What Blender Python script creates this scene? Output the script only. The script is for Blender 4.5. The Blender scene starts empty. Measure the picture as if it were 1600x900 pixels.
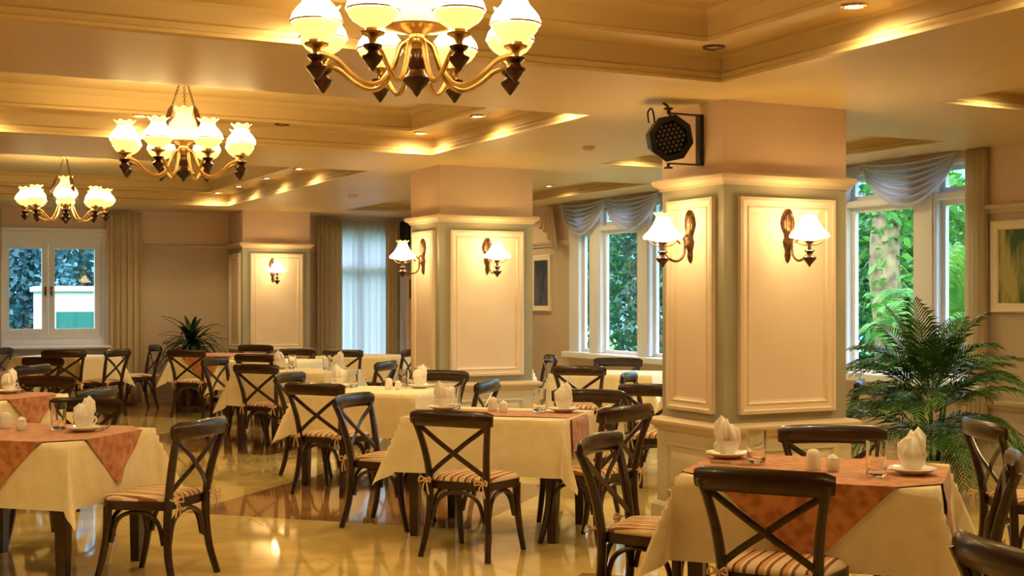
import bpy, math, random
from mathutils import Vector, Matrix
random.seed(7)
R = math.radians
PI = math.pi
SC = bpy.context.scene
COL = SC.collection
CEIL = 2.761      # underside of the beams

# ------------------------------------------------------------------ helpers
class MB:
    """collects faces, builds ONE mesh object"""
    def __init__(s):
        s.v, s.f, s.m = [], [], []
    def add(s, vs, fs, mi=0):
        b = len(s.v)
        s.v += [tuple(p) for p in vs]
        for f in fs:
            s.f.append(tuple(b + i for i in f)); s.m.append(mi)
        return s
    def box(s, x0, x1, y0, y1, z0, z1, mi=0):
        vs = [(x0,y0,z0),(x1,y0,z0),(x1,y1,z0),(x0,y1,z0),(x0,y0,z1),(x1,y0,z1),(x1,y1,z1),(x0,y1,z1)]
        return s.add(vs, [(3,2,1,0),(4,5,6,7),(0,1,5,4),(1,2,6,5),(2,3,7,6),(3,0,4,7)], mi)
    def cbox(s, x0, x1, y0, y1, z0, z1, c=.006, mi=0):
        """box with chamfered edges"""
        xs, ys, zs = (x0, x1), (y0, y1), (z0, z1)
        idx, vs = {}, []
        for i in (0, 1):
            for j in (0, 1):
                for k in (0, 1):
                    p = (xs[i], ys[j], zs[k]); d = (1-2*i, 1-2*j, 1-2*k)
                    for ax in range(3):
                        q = [p[a] + (0 if a == ax else c*d[a]) for a in range(3)]
                        idx[(i,j,k,ax)] = len(vs); vs.append(q)
        fs = []
        for ax in range(3):
            o = [a for a in range(3) if a != ax]
            for s_ in (0, 1):
                quad = []
                for (u, w) in ((0,0),(1,0),(1,1),(0,1)):
                    t = [0,0,0]; t[ax] = s_; t[o[0]] = u; t[o[1]] = w
                    quad.append(idx[(t[0],t[1],t[2],ax)])
                fs.append(tuple(quad))
        for ax in range(3):
            o = [a for a in range(3) if a != ax]
            for u in (0,1):
                for w in (0,1):
                    a = [0,0,0]; a[o[0]] = u; a[o[1]] = w
                    b = list(a); b[ax] = 1
                    fs.append((idx[(*a,o[0])], idx[(*b,o[0])], idx[(*b,o[1])], idx[(*a,o[1])]))
        for i in (0,1):
            for j in (0,1):
                for k in (0,1):
                    fs.append((idx[(i,j,k,0)], idx[(i,j,k,1)], idx[(i,j,k,2)]))
        return s.add(vs, fs, mi)
    def tube(s, pts, r, n=8, up=None, mi=0, caps=True, closed=False):
        """sweep; r = float, (rw,rh) or list per point"""
        P = [Vector(p) for p in pts]; N = len(P)
        T = []
        for i in range(N):
            if closed: t = P[(i+1) % N] - P[i-1]
            else: t = P[min(i+1, N-1)] - P[max(i-1, 0)]
            T.append(t.normalized())
        if up is None: up = Vector((0,0,1)) if abs(T[0].z) < .9 else Vector((0,1,0))
        nrm = (Vector(up) - T[0]*Vector(up).dot(T[0])).normalized()
        vs = []
        for i in range(N):
            nrm = (nrm - T[i]*nrm.dot(T[i])).normalized()
            bi = T[i].cross(nrm)
            ri = r[i] if isinstance(r, list) else r
            rw, rh = ri if isinstance(ri, tuple) else (ri, ri)
            for k in range(n):
                a = 2*PI*(k+.5)/n
                ca, sa = math.cos(a), math.sin(a)
                if isinstance(ri, tuple) and n <= 4:
                    ca *= 1.414; sa *= 1.414
                vs.append(P[i] + bi*(rw*ca) + nrm*(rh*sa))
        fs = []
        for i in range(N if closed else N-1):
            j = (i+1) % N
            for k in range(n):
                l = (k+1) % n
                fs.append((i*n+k, i*n+l, j*n+l, j*n+k))
        if caps and not closed:
            fs.append(tuple(range(n-1, -1, -1))); fs.append(tuple((N-1)*n + k for k in range(n)))
        return s.add(vs, fs, mi)
    def lathe(s, prof, n=20, c=(0,0,0), mi=0, ruffle=None, a0=0):
        """prof: (r,z) list; ruffle(i,a)->(dr,dz)"""
        vs = []
        for i, (r, z) in enumerate(prof):
            for k in range(n):
                a = a0 + 2*PI*k/n; dr = dz = 0
                if ruffle: dr, dz = ruffle(i, a)
                vs.append((c[0]+(r+dr)*math.cos(a), c[1]+(r+dr)*math.sin(a), c[2]+z+dz))
        fs = []
        for i in range(len(prof)-1):
            for k in range(n):
                l = (k+1) % n
                fs.append((i*n+k, i*n+l, (i+1)*n+l, (i+1)*n+k))
        if prof[0][0] > 1e-4 and not getattr(s, 'open', 0): fs.append(tuple(range(n-1,-1,-1)))
        if prof[-1][0] > 1e-4 and not getattr(s, 'open', 0): fs.append(tuple((len(prof)-1)*n+k for k in range(n)))
        return s.add(vs, fs, mi)
    def grid(s, fn, nu, nv, mi=0, flip=False):
        vs = [fn(i/nu, j/nv) for i in range(nu+1) for j in range(nv+1)]
        fs = []
        for i in range(nu):
            for j in range(nv):
                a = i*(nv+1)+j; q = (a, a+nv+1, a+nv+2, a+1)
                fs.append(q[::-1] if flip else q)
        return s.add(vs, fs, mi)
    def prism(s, outline, z0, z1, mi=0, dome=0, inset=0):
        n = len(outline)
        vs = [(x,y,z0) for x,y in outline] + [(x,y,z1) for x,y in outline]
        fs = [tuple(range(n-1,-1,-1))] + [(k,(k+1)%n,n+(k+1)%n,n+k) for k in range(n)]
        if dome:
            cx = sum(p[0] for p in outline)/n; cy = sum(p[1] for p in outline)/n
            rings = [(1,0),(.93,.55),(.7,.9),(.35,1)]
            last = n
            for q, (sc, h) in enumerate(rings[1:]):
                b = len(vs)
                vs += [(cx+(x-cx)*sc, cy+(y-cy)*sc, z1+dome*h) for x,y in outline]
                fs += [(last+k, last+(k+1)%n, b+(k+1)%n, b+k) for k in range(n)]
                last = b
            fs.append(tuple(last+k for k in range(n)))
        else:
            fs.append(tuple(range(n,2*n)))
        return s.add(vs, fs, mi)
    def xf(s, M):
        s.v = [tuple(M @ Vector(p)) for p in s.v]; return s
    def build(s, name, mats, parent=None, smooth=40, loc=None, rz=0):
        me = bpy.data.meshes.new(name)
        me.from_pydata(s.v, [], s.f)
        for m in (mats if isinstance(mats, (list, tuple)) else [mats]): me.materials.append(m)
        me.polygons.foreach_set('material_index', s.m)
        if smooth:
            me.polygons.foreach_set('use_smooth', [True]*len(s.f))
            if smooth < 180: me.set_sharp_from_angle(angle=R(smooth))
        me.update()
        o = bpy.data.objects.new(name, me); COL.objects.link(o)
        if parent is not None: o.parent = parent
        if loc is not None: o.location = loc
        if rz: o.rotation_euler.z = rz
        return o

def tag(o, label=None, cat=None, group=None, kind=None):
    if label: o['label'] = label
    if cat: o['category'] = cat
    if group: o['group'] = group
    if kind: o['kind'] = kind
    return o
def empty(name, loc=(0,0,0), rz=0, parent=None):
    o = bpy.data.objects.new(name, None); COL.objects.link(o)
    o.location = loc; o.rotation_euler.z = rz; o.empty_display_size = .1
    if parent is not None: o.parent = parent
    return o
def kids(o): return list(KID.get(o.name, [])) or list(o.children)
KID = {}
def copy_tree(o, parent=None):
    c = o.copy(); COL.objects.link(c)
    if parent is not None: c.parent = parent
    for ch in list(o.children): copy_tree(ch, c)
    return c
def cat_rom(pts, k=6):
    P = [Vector(p) for p in pts]; out = []
    for i in range(len(P)-1):
        p0 = P[i-1] if i else P[0]*2-P[1]; p1 = P[i]; p2 = P[i+1]
        p3 = P[i+2] if i+2 < len(P) else P[i+1]*2-P[i]
        for j in range(k):
            t = j/k
            out.append(.5*((2*p1)+(p2-p0)*t+(2*p0-5*p1+4*p2-p3)*t*t+(3*p1-p0-3*p2+p3)*t**3))
    out.append(P[-1]); return out

# ------------------------------------------------------------------ materials
def mat(name, col, rough=.5, metal=0, spec=.5, coat=0, emit=None, es=0, trans=0, ior=1.45, sheen=0):
    m = bpy.data.materials.new(name); m.use_nodes = True
    b = m.node_tree.nodes['Principled BSDF']
    b.inputs['Base Color'].default_value = (*col, 1)
    b.inputs['Roughness'].default_value = rough
    b.inputs['Metallic'].default_value = metal
    b.inputs['Specular IOR Level'].default_value = spec
    b.inputs['Coat Weight'].default_value = coat
    b.inputs['Transmission Weight'].default_value = trans
    b.inputs['IOR'].default_value = ior
    b.inputs['Sheen Weight'].default_value = sheen
    if emit:
        b.inputs['Emission Color'].default_value = (*emit, 1)
        b.inputs['Emission Strength'].default_value = es
    return m
def nodes(m): return m.node_tree.nodes, m.node_tree.links, m.node_tree.nodes['Principled BSDF']
def vary(m, c1, c2, scale=6, detail=4, stretch=(1,1,1), bump=0, coords='Object', lo=.35, hi=.65, bscale=None):
    """procedural two tone noise + optional bump"""
    N, L, b = nodes(m)
    tc = N.new('ShaderNodeTexCoord'); mp = N.new('ShaderNodeMapping'); mp.inputs['Scale'].default_value = stretch
    L.new(tc.outputs[coords], mp.inputs[0])
    nz = N.new('ShaderNodeTexNoise'); nz.inputs['Scale'].default_value = scale; nz.inputs['Detail'].default_value = detail
    L.new(mp.outputs[0], nz.inputs['Vector'])
    cr = N.new('ShaderNodeValToRGB')
    cr.color_ramp.elements[0].position = lo; cr.color_ramp.elements[0].color = (*c1, 1)
    cr.color_ramp.elements[1].position = hi; cr.color_ramp.elements[1].color = (*c2, 1)
    L.new(nz.outputs['Fac'], cr.inputs[0]); L.new(cr.outputs[0], b.inputs['Base Color'])
    if bump:
        n2 = nz
        if bscale:
            n2 = N.new('ShaderNodeTexNoise'); n2.inputs['Scale'].default_value = bscale; n2.inputs['Detail'].default_value = 2
            L.new(mp.outputs[0], n2.inputs['Vector'])
        bp = N.new('ShaderNodeBump'); bp.inputs['Strength'].default_value = bump; bp.inputs['Distance'].default_value = .01
        L.new(n2.outputs['Fac'], bp.inputs['Height']); L.new(bp.outputs[0], b.inputs['Normal'])
    return m

M = {}
M['wood'] = vary(mat('dark_wood', (.05,.02,.012), .28, spec=.6, coat=.25), (.020,.008,.005), (.046,.018,.009), 9, 5, (1,1,5))
M['wood_red'] = vary(mat('turned_wood', (.08,.02,.012), .25, coat=.4), (.022,.006,.005), (.065,.017,.010), 14, 3)
M['cloth'] = vary(mat('cream_cloth', (.8,.7,.5), .85, spec=.2, sheen=.2), (.86,.73,.46), (.91,.80,.54), 14, 3, bump=.12, bscale=90)
M['wall_up'] = vary(mat('wall_cream', (.8,.68,.5), .7, spec=.25), (.66,.50,.39), (.71,.54,.42), 1.2, 3, bump=.03, bscale=60)
M['wall_low'] = vary(mat('wall_taupe', (.5,.4,.3), .7, spec=.25), (.50,.40,.30), (.56,.45,.345), 1.1, 3, bump=.03, bscale=60)
M['ceil'] = vary(mat('ceiling_paint', (.8,.66,.42), .45, spec=.35), (.60,.45,.21), (.65,.49,.24), .8, 2)
M['trim'] = mat('trim_paint', (.64,.50,.34), .4, spec=.4)
M['trim_w'] = mat('wall_rail_paint', (.56,.45,.31), .45, spec=.35)
M['sage'] = vary(mat('sage_paint', (.36,.36,.29), .5, spec=.3), (.34,.32,.235), (.39,.37,.275), 2, 2)
M['panel'] = vary(mat('panel_paint', (.85,.74,.55), .5, spec=.3), (.75,.61,.47), (.80,.66,.52), 2.5, 2)
M['baseP'] = vary(mat('pillar_base_paint', (.7,.62,.42), .45, spec=.35), (.62,.56,.40), (.68,.61,.44), 2, 2)
M['white'] = mat('daylit_white', (.74,.77,.84), .35)  # blue put into the white paint stands in for cool daylight
M['porcelain'] = mat('porcelain', (.90,.87,.80), .12, spec=.6, coat=.3)
M['napkin'] = mat('napkin_linen', (.94,.91,.86), .85, spec=.2, sheen=.2)
M['brass'] = vary(mat('aged_brass', (.7,.5,.22), .28, metal=1), (.62,.42,.18), (.80,.60,.30), 25, 3)
M['bronze'] = vary(mat('bronze', (.14,.07,.03), .35, metal=.7), (.07,.032,.015), (.20,.10,.045), 40, 3)
M['black'] = mat('black_housing', (.012,.011,.010), .4)
M['black_gloss'] = mat('black_gloss', (.015,.014,.014), .15)
M['steel'] = mat('cutlery_steel', (.55,.53,.5), .2, metal=1)
M['opal'] = mat('opal_glass_lit', (.9,.8,.6), .3, emit=(1,.71,.31), es=9.5)
M['opal_top'] = mat('opal_rim', (.75,.48,.14), .3, emit=(1,.60,.12), es=.7)
M['opal_dome'] = mat('opal_dome', (.9,.75,.45), .3, emit=(1,.66,.24), es=.62)
M['opal_bowl'] = mat('lit_glass_bowl', (.8,.55,.22), .2, emit=(1,.62,.18), es=.55)
M['opal_sconce'] = mat('opal_glass_sconce', (.9,.8,.6), .3, emit=(1,.72,.33), es=8)
M['lens'] = mat('downlight_lens', (1,.9,.7), .3, emit=(1,.80,.45), es=22)
M['lens_off'] = mat('downlight_lens_unlit', (.5,.42,.3), .3)
M['glow_led'] = mat('led_lens', (.09,.08,.07), .1, spec=.8)
M['leaf_in'] = vary(mat('palm_leaf', (.03,.09,.02), .4, spec=.4), (.025,.085,.016), (.095,.22,.045), 5, 2)
M['leaf_dark'] = vary(mat('strap_leaf', (.015,.04,.015), .4), (.010,.026,.010), (.025,.055,.02), 5, 2)
M['pot'] = mat('pot_glaze', (.75,.70,.62), .3)
M['soil'] = mat('soil', (.03,.018,.01), .9)
M['frame_white'] = mat('picture_frame', (.80,.70,.55), .4)
M['bark'] = vary(mat('bark', (.3,.22,.13), .9), (.10,.08,.045), (.28,.22,.11), 7, 4, bump=.6)
M['teal'] = mat('teal_door', (.008,.11,.10), .5)
M['render'] = vary(mat('white_render', (.8,.82,.85), .8), (.40,.43,.46), (.46,.48,.51), 3, 3)
M['lawn'] = vary(mat('lawn', (.05,.16,.04), .9), (.03,.10,.02), (.08,.2,.05), 4, 4)
M['tie'] = mat('cushion_cord', (.72,.50,.30), .8)

def leafmat(name, c1, c2, back):
    m = vary(mat(name, c1, .5, spec=.3), c1, c2, 1.7, 3, coords='Object', lo=.38, hi=.62)
    N, L, b = nodes(m)
    out = N['Material Output']
    tr = N.new('ShaderNodeBsdfTranslucent'); tr.inputs[0].default_value = (*back, 1)
    mx = N.new('ShaderNodeMixShader'); mx.inputs[0].default_value = .25
    L.new(b.outputs[0], mx.inputs[1]); L.new(tr.outputs[0], mx.inputs[2]); L.new(mx.outputs[0], out.inputs[0])
    return m
M['leafA'] = leafmat('leaf_mid_green', (.006,.05,.02), (.04,.16,.035), (.04,.17,.03))
M['leafB'] = leafmat('leaf_deep_green', (.005,.03,.028), (.018,.095,.05), (.02,.10,.045))
M['leafC'] = leafmat('leaf_bright_green', (.02,.12,.015), (.085,.27,.04), (.08,.27,.03))
M['leafD'] = leafmat('leaf_blue_green', (.010,.045,.07), (.045,.14,.18), (.04,.15,.16))

def sheer(name, col, t=.45, rough=.9):
    m = mat(name, col, rough, spec=.1)
    N, L, b = nodes(m); out = N['Material Output']
    tr = N.new('ShaderNodeBsdfTranslucent'); tr.inputs[0].default_value = (*col, 1)
    mx = N.new('ShaderNodeMixShader'); mx.inputs[0].default_value = t
    L.new(b.outputs[0], mx.inputs[1]); L.new(tr.outputs[0], mx.inputs[2]); L.new(mx.outputs[0], out.inputs[0])
    return m
M['sheer'] = sheer('sheer_curtain', (.84,.88,.94), .6)
M['drape'] = sheer('drape_gold', (.78,.65,.46), .4)
M['swag'] = sheer('daylit_swag', (.84,.85,.94), .5)  # lilac in the fabric colour stands in for window daylight
def glassmat():
    m = bpy.data.materials.new('window_glass'); m.use_nodes = True
    N, L = m.node_tree.nodes, m.node_tree.links
    N.remove(N['Principled BSDF'])
    t = N.new('ShaderNodeBsdfTransparent'); t.inputs[0].default_value = (.93,.97,.97,1)
    g = N.new('ShaderNodeBsdfGlossy'); g.inputs['Roughness'].default_value = .02
    lw = N.new('ShaderNodeLayerWeight'); pw = N.new('ShaderNodeMath'); pw.operation = 'POWER'; pw.inputs[1].default_value = 5
    L.new(lw.outputs['Facing'], pw.inputs[0])
    fr = N.new('ShaderNodeMath'); fr.operation = 'MULTIPLY_ADD'; fr.inputs[1].default_value = .6; fr.inputs[2].default_value = .02
    L.new(pw.outputs[0], fr.inputs[0])
    mx = N.new('ShaderNodeMixShader')
    L.new(fr.outputs[0], mx.inputs[0]); L.new(t.outputs[0], mx.inputs[1]); L.new(g.outputs[0], mx.inputs[2])
    L.new(mx.outputs[0], N['Material Output'].inputs[0])
    return m
M['glass'] = glassmat()
M['tumbler'] = mat('drinking_glass', (1,1,1), .02, trans=1, ior=1.42)

def topper_mat():
    m = mat('rust_damask', (.6,.24,.08), .6, spec=.35, sheen=.3)
    N, L, b = nodes(m)
    tc = N.new('ShaderNodeTexCoord')
    v = N.new('ShaderNodeTexVoronoi'); v.inputs['Scale'].default_value = 22; v.feature = 'SMOOTH_F1'
    n = N.new('ShaderNodeTexNoise'); n.inputs['Scale'].default_value = 16; n.inputs['Detail'].default_value = 3; n.inputs['Distortion'].default_value = 1.2
    L.new(tc.outputs['Object'], v.inputs['Vector']); L.new(tc.outputs['Object'], n.inputs['Vector'])
    mx = N.new('ShaderNodeMath'); mx.operation = 'MULTIPLY'
    L.new(v.outputs['Distance'], mx.inputs[0]); L.new(n.outputs['Fac'], mx.inputs[1])
    cr = N.new('ShaderNodeValToRGB')
    cr.color_ramp.elements[0].position = .12; cr.color_ramp.elements[0].color = (.40,.135,.04,1)
    cr.color_ramp.elements[1].position = .27; cr.color_ramp.elements[1].color = (.60,.25,.09,1)
    L.new(mx.outputs[0], cr.inputs[0]); L.new(cr.outputs[0], b.inputs['Base Color'])
    return m
M['topper'] = topper_mat()

def stripes():
    m = mat('striped_ticking', (.6,.4,.2), .8, spec=.2)
    N, L, b = nodes(m)
    tc = N.new('ShaderNodeTexCoord'); sp = N.new('ShaderNodeSeparateXYZ'); L.new(tc.outputs['Object'], sp.inputs[0])
    ml = N.new('ShaderNodeMath'); ml.operation = 'MULTIPLY'; ml.inputs[1].default_value = 10.5; L.new(sp.outputs[0], ml.inputs[0])
    fr = N.new('ShaderNodeMath'); fr.operation = 'FRACT'; L.new(ml.outputs[0], fr.inputs[0])
    cr = N.new('ShaderNodeValToRGB'); cr.color_ramp.interpolation = 'CONSTANT'
    e = cr.color_ramp.elements
    e[0].position = 0; e[0].color = (.74,.58,.36,1); e[1].position = .38; e[1].color = (.16,.06,.025,1)
    for p, c in ((.50,(.66,.34,.15,1)), (.72,(.78,.66,.46,1)), (.84,(.28,.11,.045,1))):
        k = e.new(p); k.color = c
    L.new(fr.outputs[0], cr.inputs[0]); L.new(cr.outputs[0], b.inputs['Base Color'])
    return m
M['stripe'] = stripes()

def floor_mat():
    m = mat('polished_marble', (.6,.45,.25), .06, spec=.55, coat=.3)
    N, L, b = nodes(m)
    b.inputs['Coat Roughness'].default_value = .04
    tc = N.new('ShaderNodeTexCoord'); sp = N.new('ShaderNodeSeparateXYZ'); L.new(tc.outputs['Object'], sp.inputs[0])
    def M_(op, a, bb=None):
        n = N.new('ShaderNodeMath'); n.operation = op
        for i, q in enumerate((a, bb)):
            if q is None: continue
            if isinstance(q, (int, float)): n.inputs[i].default_value = q
            else: L.new(q, n.inputs[i])
        return n.outputs[0]
    # diamonds of darker marble, one per bay
    yy = M_('SUBTRACT', M_('PINGPONG', M_('ADD', sp.outputs[1], -9.2+22.5), 2.25), 0)
    xx = M_('ABSOLUTE', M_('SUBTRACT', sp.outputs[0], 3.55))
    dm = M_('LESS_THAN', M_('ADD', yy, xx), 1.5)
    n1 = N.new('ShaderNodeTexNoise'); n1.inputs['Scale'].default_value = 1.6; n1.inputs['Detail'].default_value = 8; n1.inputs['Distortion'].default_value = 1.5
    L.new(tc.outputs['Object'], n1.inputs['Vector'])
    c1 = N.new('ShaderNodeValToRGB'); c1.color_ramp.elements[0].position = .35; c1.color_ramp.elements[0].color = (.60,.44,.14,1)
    c1.color_ramp.elements[1].position = .65; c1.color_ramp.elements[1].color = (.76,.58,.23,1)
    c2 = N.new('ShaderNodeValToRGB'); c2.color_ramp.elements[0].position = .35; c2.color_ramp.elements[0].color = (.26,.125,.035,1)
    c2.color_ramp.elements[1].position = .65; c2.color_ramp.elements[1].color = (.40,.21,.07,1)
    L.new(n1.outputs['Fac'], c1.inputs[0]); L.new(n1.outputs['Fac'], c2.inputs[0])
    mx = N.new('ShaderNodeMixRGB'); L.new(dm, mx.inputs[0]); L.new(c1.outputs[0], mx.inputs[1]); L.new(c2.outputs[0], mx.inputs[2])
    # square tile joints
    gx = M_('LESS_THAN', M_('PINGPONG', sp.outputs[0], .4), .0025)
    gy = M_('LESS_THAN', M_('PINGPONG', sp.outputs[1], .4), .0025)
    g = M_('MAXIMUM', gx, gy)
    m2 = N.new('ShaderNodeMixRGB'); m2.inputs[2].default_value = (.30,.20,.09,1)
    L.new(M_('MULTIPLY', g, .6), m2.inputs[0]); L.new(mx.outputs[0], m2.inputs[1])
    L.new(m2.outputs[0], b.inputs['Base Color'])
    return m
M['floor'] = floor_mat()

# ------------------------------------------------------------------ setting
def struct(o): o['kind'] = 'structure'; return o

b = MB(); b.add([(-4.2,-3.2,0),(8.62,-3.2,0),(8.62,19.2,0),(-4.2,19.2,0)], [(0,1,2,3)])
struct(b.build('floor', M['floor'], smooth=0))

# ceiling : beam soffits with stepped coffers
MX = (-.477, 4.563); BX = (6.16, 7.85)
CY = [(-1.6, 1.9), (3.40, 6.305), (7.723, 10.586), (12.094, 17.665)]
xs = [-4.2, MX[0], MX[1], BX[0], BX[1], 8.7]
ys = [-3.2] + [y for c in CY for y in c] + [19.3]
b = MB()
for i in range(len(xs)-1):
    for j in range(len(ys)-1):
        if i in (1, 3) and j % 2 == 1: continue
        x0, x1, y0, y1 = xs[i], xs[i+1], ys[j], ys[j+1]
        b.add([(x0,y0,CEIL),(x0,y1,CEIL),(x1,y1,CEIL),(x1,y0,CEIL)], [(0,1,2,3)])
PROF = [(0,0),(.05,.004),(.05,.022),(.034,.03),(.04,.045),(.04,.058),(.012,.075),(.012,.152),(.03,.169),(.36,.169),
        (.36,.155),(.385,.155),(.385,.178),(.37,.19),(.37,.275),(.40,.292),(.43,.318)]
def coffer(b, X, Y, prof):
    rings = []
    for d, z in prof:
        rings.append([(X[0]+d,Y[0]+d,CEIL+z),(X[1]-d,Y[0]+d,CEIL+z),(X[1]-d,Y[1]-d,CEIL+z),(X[0]+d,Y[1]-d,CEIL+z)])
    for a, c in zip(rings, rings[1:]):
        b.add(a+c, [(k,(k+1)%4,4+(k+1)%4,4+k) for k in range(4)])
    b.add(rings[-1], [(0,1,2,3)])
for Y in CY:
    coffer(b, MX, Y, PROF)
    coffer(b, BX, Y, [(d,z*.72) for d, z in PROF[:9]])
struct(b.build('ceiling', M['ceil'], smooth=0))
UP = CEIL + .318

WX, FY = 8.4, 19.0
ZT = 2.22
def wall(name, boxes):
    b = MB()
    for (x0,x1,y0,y1,z0,z1) in boxes:
        if z0 < ZT < z1:
            b.box(x0,x1,y0,y1,z0,ZT,0); b.box(x0,x1,y0,y1,ZT,z1,1)
        else: b.box(x0,x1,y0,y1,z0,z1, 0 if z1 <= ZT+.01 else 1)
    return struct(b.build(name, [M['wall_low'], M['wall_up']], smooth=0))
WY0, WY1, SILL, WTOP = 7.92, 15.02, .77, 2.70
wall('wall_right', [(WX,WX+.25,-3.2,WY0,0,CEIL+.02),(WX,WX+.25,WY1,FY,0,CEIL+.02),(WX,WX+.25,WY0,WY1,0,SILL),(WX,WX+.25,WY0,WY1,WTOP,CEIL+.02)])
W2 = (1.72, 3.14, .94, 2.34); W3 = (6.42, 7.42, .3, 2.6)
wall('wall_far', [(-4.2,W2[0],FY,FY+.22,0,CEIL+.02),(W2[1],W3[0],FY,FY+.22,0,CEIL+.02),(W3[1],WX+.25,FY,FY+.22,0,CEIL+.02),
    (W2[0],W2[1],FY,FY+.22,0,W2[2]),(W2[0],W2[1],FY,FY+.22,W2[3],CEIL+.02),(W3[0],W3[1],FY,FY+.22,0,W3[2]),(W3[0],W3[1],FY,FY+.22,W3[3],CEIL+.02)])
wall('wall_left', [(-4.2,-4.0,-3.2,FY,0,CEIL+.02)])
wall('wall_back', [(-4.2,8.65,-3.4,-3.2,0,CEIL+.02)])

def moulding_y(b, x, y0, y1, z, s):
    """profile strip running along Y on a wall whose face is at x, sticking out by s (sign)"""
    prof = [(0,-.03),(.02,-.03),(.025,-.01),(.05,.01),(.055,.035),(.045,.045),(0,.05)]
    vs = [(x+s*d, y0, z+h) for d,h in prof] + [(x+s*d, y1, z+h) for d,h in prof]
    n = len(prof); b.add(vs, [(k,k+1,n+k+1,n+k) for k in range(n-1)] + [tuple(range(n)), tuple(range(2*n-1,n-1,-1))])
def moulding_x(b, y, x0, x1, z):
    prof = [(0,-.03),(.02,-.03),(.025,-.01),(.05,.01),(.055,.035),(.045,.045),(0,.05)]
    vs = [(x0, y-d, z+h) for d,h in prof] + [(x1, y-d, z+h) for d,h in prof]
    n = len(prof); b.add(vs, [(k,k+1,n+k+1,n+k) for k in range(n-1)] + [tuple(range(n)), tuple(range(2*n-1,n-1,-1))])
b = MB(); moulding_y(b, WX, -3.2, WY0-.02, 2.235, -1); struct(b.build('trim_1', M['trim_w'], smooth=0))
b = MB(); moulding_y(b, WX, WY1+.02, FY, 2.235, -1); struct(b.build('trim_2', M['trim_w'], smooth=0))
b = MB(); moulding_x(b, FY, 3.62, 4.86, 2.235); struct(b.build('trim_3', M['trim_w'], smooth=0))
b = MB(); moulding_y(b, WX, -3.2, WY0-.02, .62, -1); struct(b.build('trim_4', M['trim_w'], smooth=0))
b = MB(); moulding_x(b, FY, 7.55, WX, .8); struct(b.build('trim_5', M['trim_w'], smooth=0))
b = MB(); moulding_x(b, FY, 1.70, 3.2, 2.44); struct(b.build('trim_6', M['white'], smooth=0))
b = MB(); b.cbox(-4,WX,FY-.02,FY+.001,0,.12,.004); struct(b.build('baseboard_far', M['trim'], smooth=0))
b = MB(); b.cbox(WX-.02,WX+.001,-3.2,FY-.02,0,.12,.004); struct(b.build('baseboard_right', M['trim'], smooth=0))

# --- window wall on the right
w = struct(empty('window_1', (WX, 0, 0)))
GX = .09                                   # glass sits this far behind the wall face
PW, PD = .28, .125
posts = [8.48+1.148*k for k in range(6)]
b = MB()
b.cbox(.0,PD,WY0,WY0+.05,SILL,WTOP,.004); b.cbox(.0,PD,WY1-.25,WY1,SILL,WTOP,.004)
b.cbox(.0,PD,WY0+.05,WY1-.25,WTOP-.04,WTOP,.004)
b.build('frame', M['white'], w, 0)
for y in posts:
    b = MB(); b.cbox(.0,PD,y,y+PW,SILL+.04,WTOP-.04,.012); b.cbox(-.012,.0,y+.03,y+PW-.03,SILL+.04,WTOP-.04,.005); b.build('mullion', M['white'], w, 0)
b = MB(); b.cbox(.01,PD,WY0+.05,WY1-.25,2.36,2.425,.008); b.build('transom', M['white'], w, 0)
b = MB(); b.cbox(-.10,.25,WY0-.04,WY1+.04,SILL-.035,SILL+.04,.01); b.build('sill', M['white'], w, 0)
edges = [WY0+.05] + [e for y in posts for e in (y, y+PW)] + [WY1-.25]
for k in range(0, len(edges), 2):
    y0, y1 = edges[k], edges[k+1]
    b = MB()
    for (z0, z1) in ((SILL+.04, 2.36), (2.425, WTOP-.04)):
        for (a0,a1,c0,c1) in ((y0,y0+.045,z0,z1),(y1-.045,y1,z0,z1),(y0+.045,y1-.045,z0,z0+.045),(y0+.045,y1-.045,z1-.045,z1)):
            b.box(GX-.02,GX+.02,a0,a1,c0,c1)
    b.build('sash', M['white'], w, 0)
    for (z0, z1) in ((SILL+.085, 2.315), (2.47, WTOP-.085)):
        b = MB(); b.box(GX-.003,GX+.003,y0+.045,y1-.045,z0,z1); b.build('pane', M['glass'], w, 0)

# --- casement window in the far wall
w = struct(empty('window_2', (0, FY, 0)))
x0, x1, z0, z1 = W2
b = MB()
for (a0,a1,c0,c1) in ((x0,x0+.06,z0,z1),(x1-.06,x1,z0,z1),(x0+.06,x1-.06,z0,z0+.06),(x0+.06,x1-.06,z1-.06,z1)):
    b.box(a0,a1,.0,.2,c0,c1)
for (a0,a1,c0,c1) in ((x0-.09,x0,z0-.09,z1+.09),(x1,x1+.03,z0-.09,z1+.09),(x0,x1,z0-.09,z0),(x0,x1,z1,z1+.09)):
    b.box(a0,a1,-.03,.02,c0,c1)
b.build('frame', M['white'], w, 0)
xm = 2.375
for (a0, a1, hx) in ((x0+.06, xm, xm-.04), (xm, x1-.06, xm+.04)):
    b = MB(); s = .085
    for (p0,p1,c0,c1) in ((a0+.003,a0+s,z0+.06,z1-.06),(a1-s,a1-.003,z0+.06,z1-.06),(a0+s,a1-s,z0+.06,z0+.06+s),(a0+s,a1-s,z1-.06-s,z1-.06)):
        b.box(p0,p1,.03,.09,c0,c1)
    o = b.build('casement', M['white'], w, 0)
    b = MB(); b.box(a0+s,a1-s,.057,.063,z0+.06+s,z1-.06-s); b.build('pane', M['glass'], o, 0)
    b = MB(); b.cbox(hx-.012,hx+.012,.005,.03,1.55,1.67,.004); b.tube([(hx,.0,1.61),(hx,-.03,1.61),(hx,-.035,1.53)], .008, 6)
    b.build('handle', M['bronze'], o)
b = MB(); b.cbox(x0-.12,x1+.05,-.16,.02,z0-.13,z0-.09,.008); b.build('sill', M['white'], w, 0)

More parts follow.
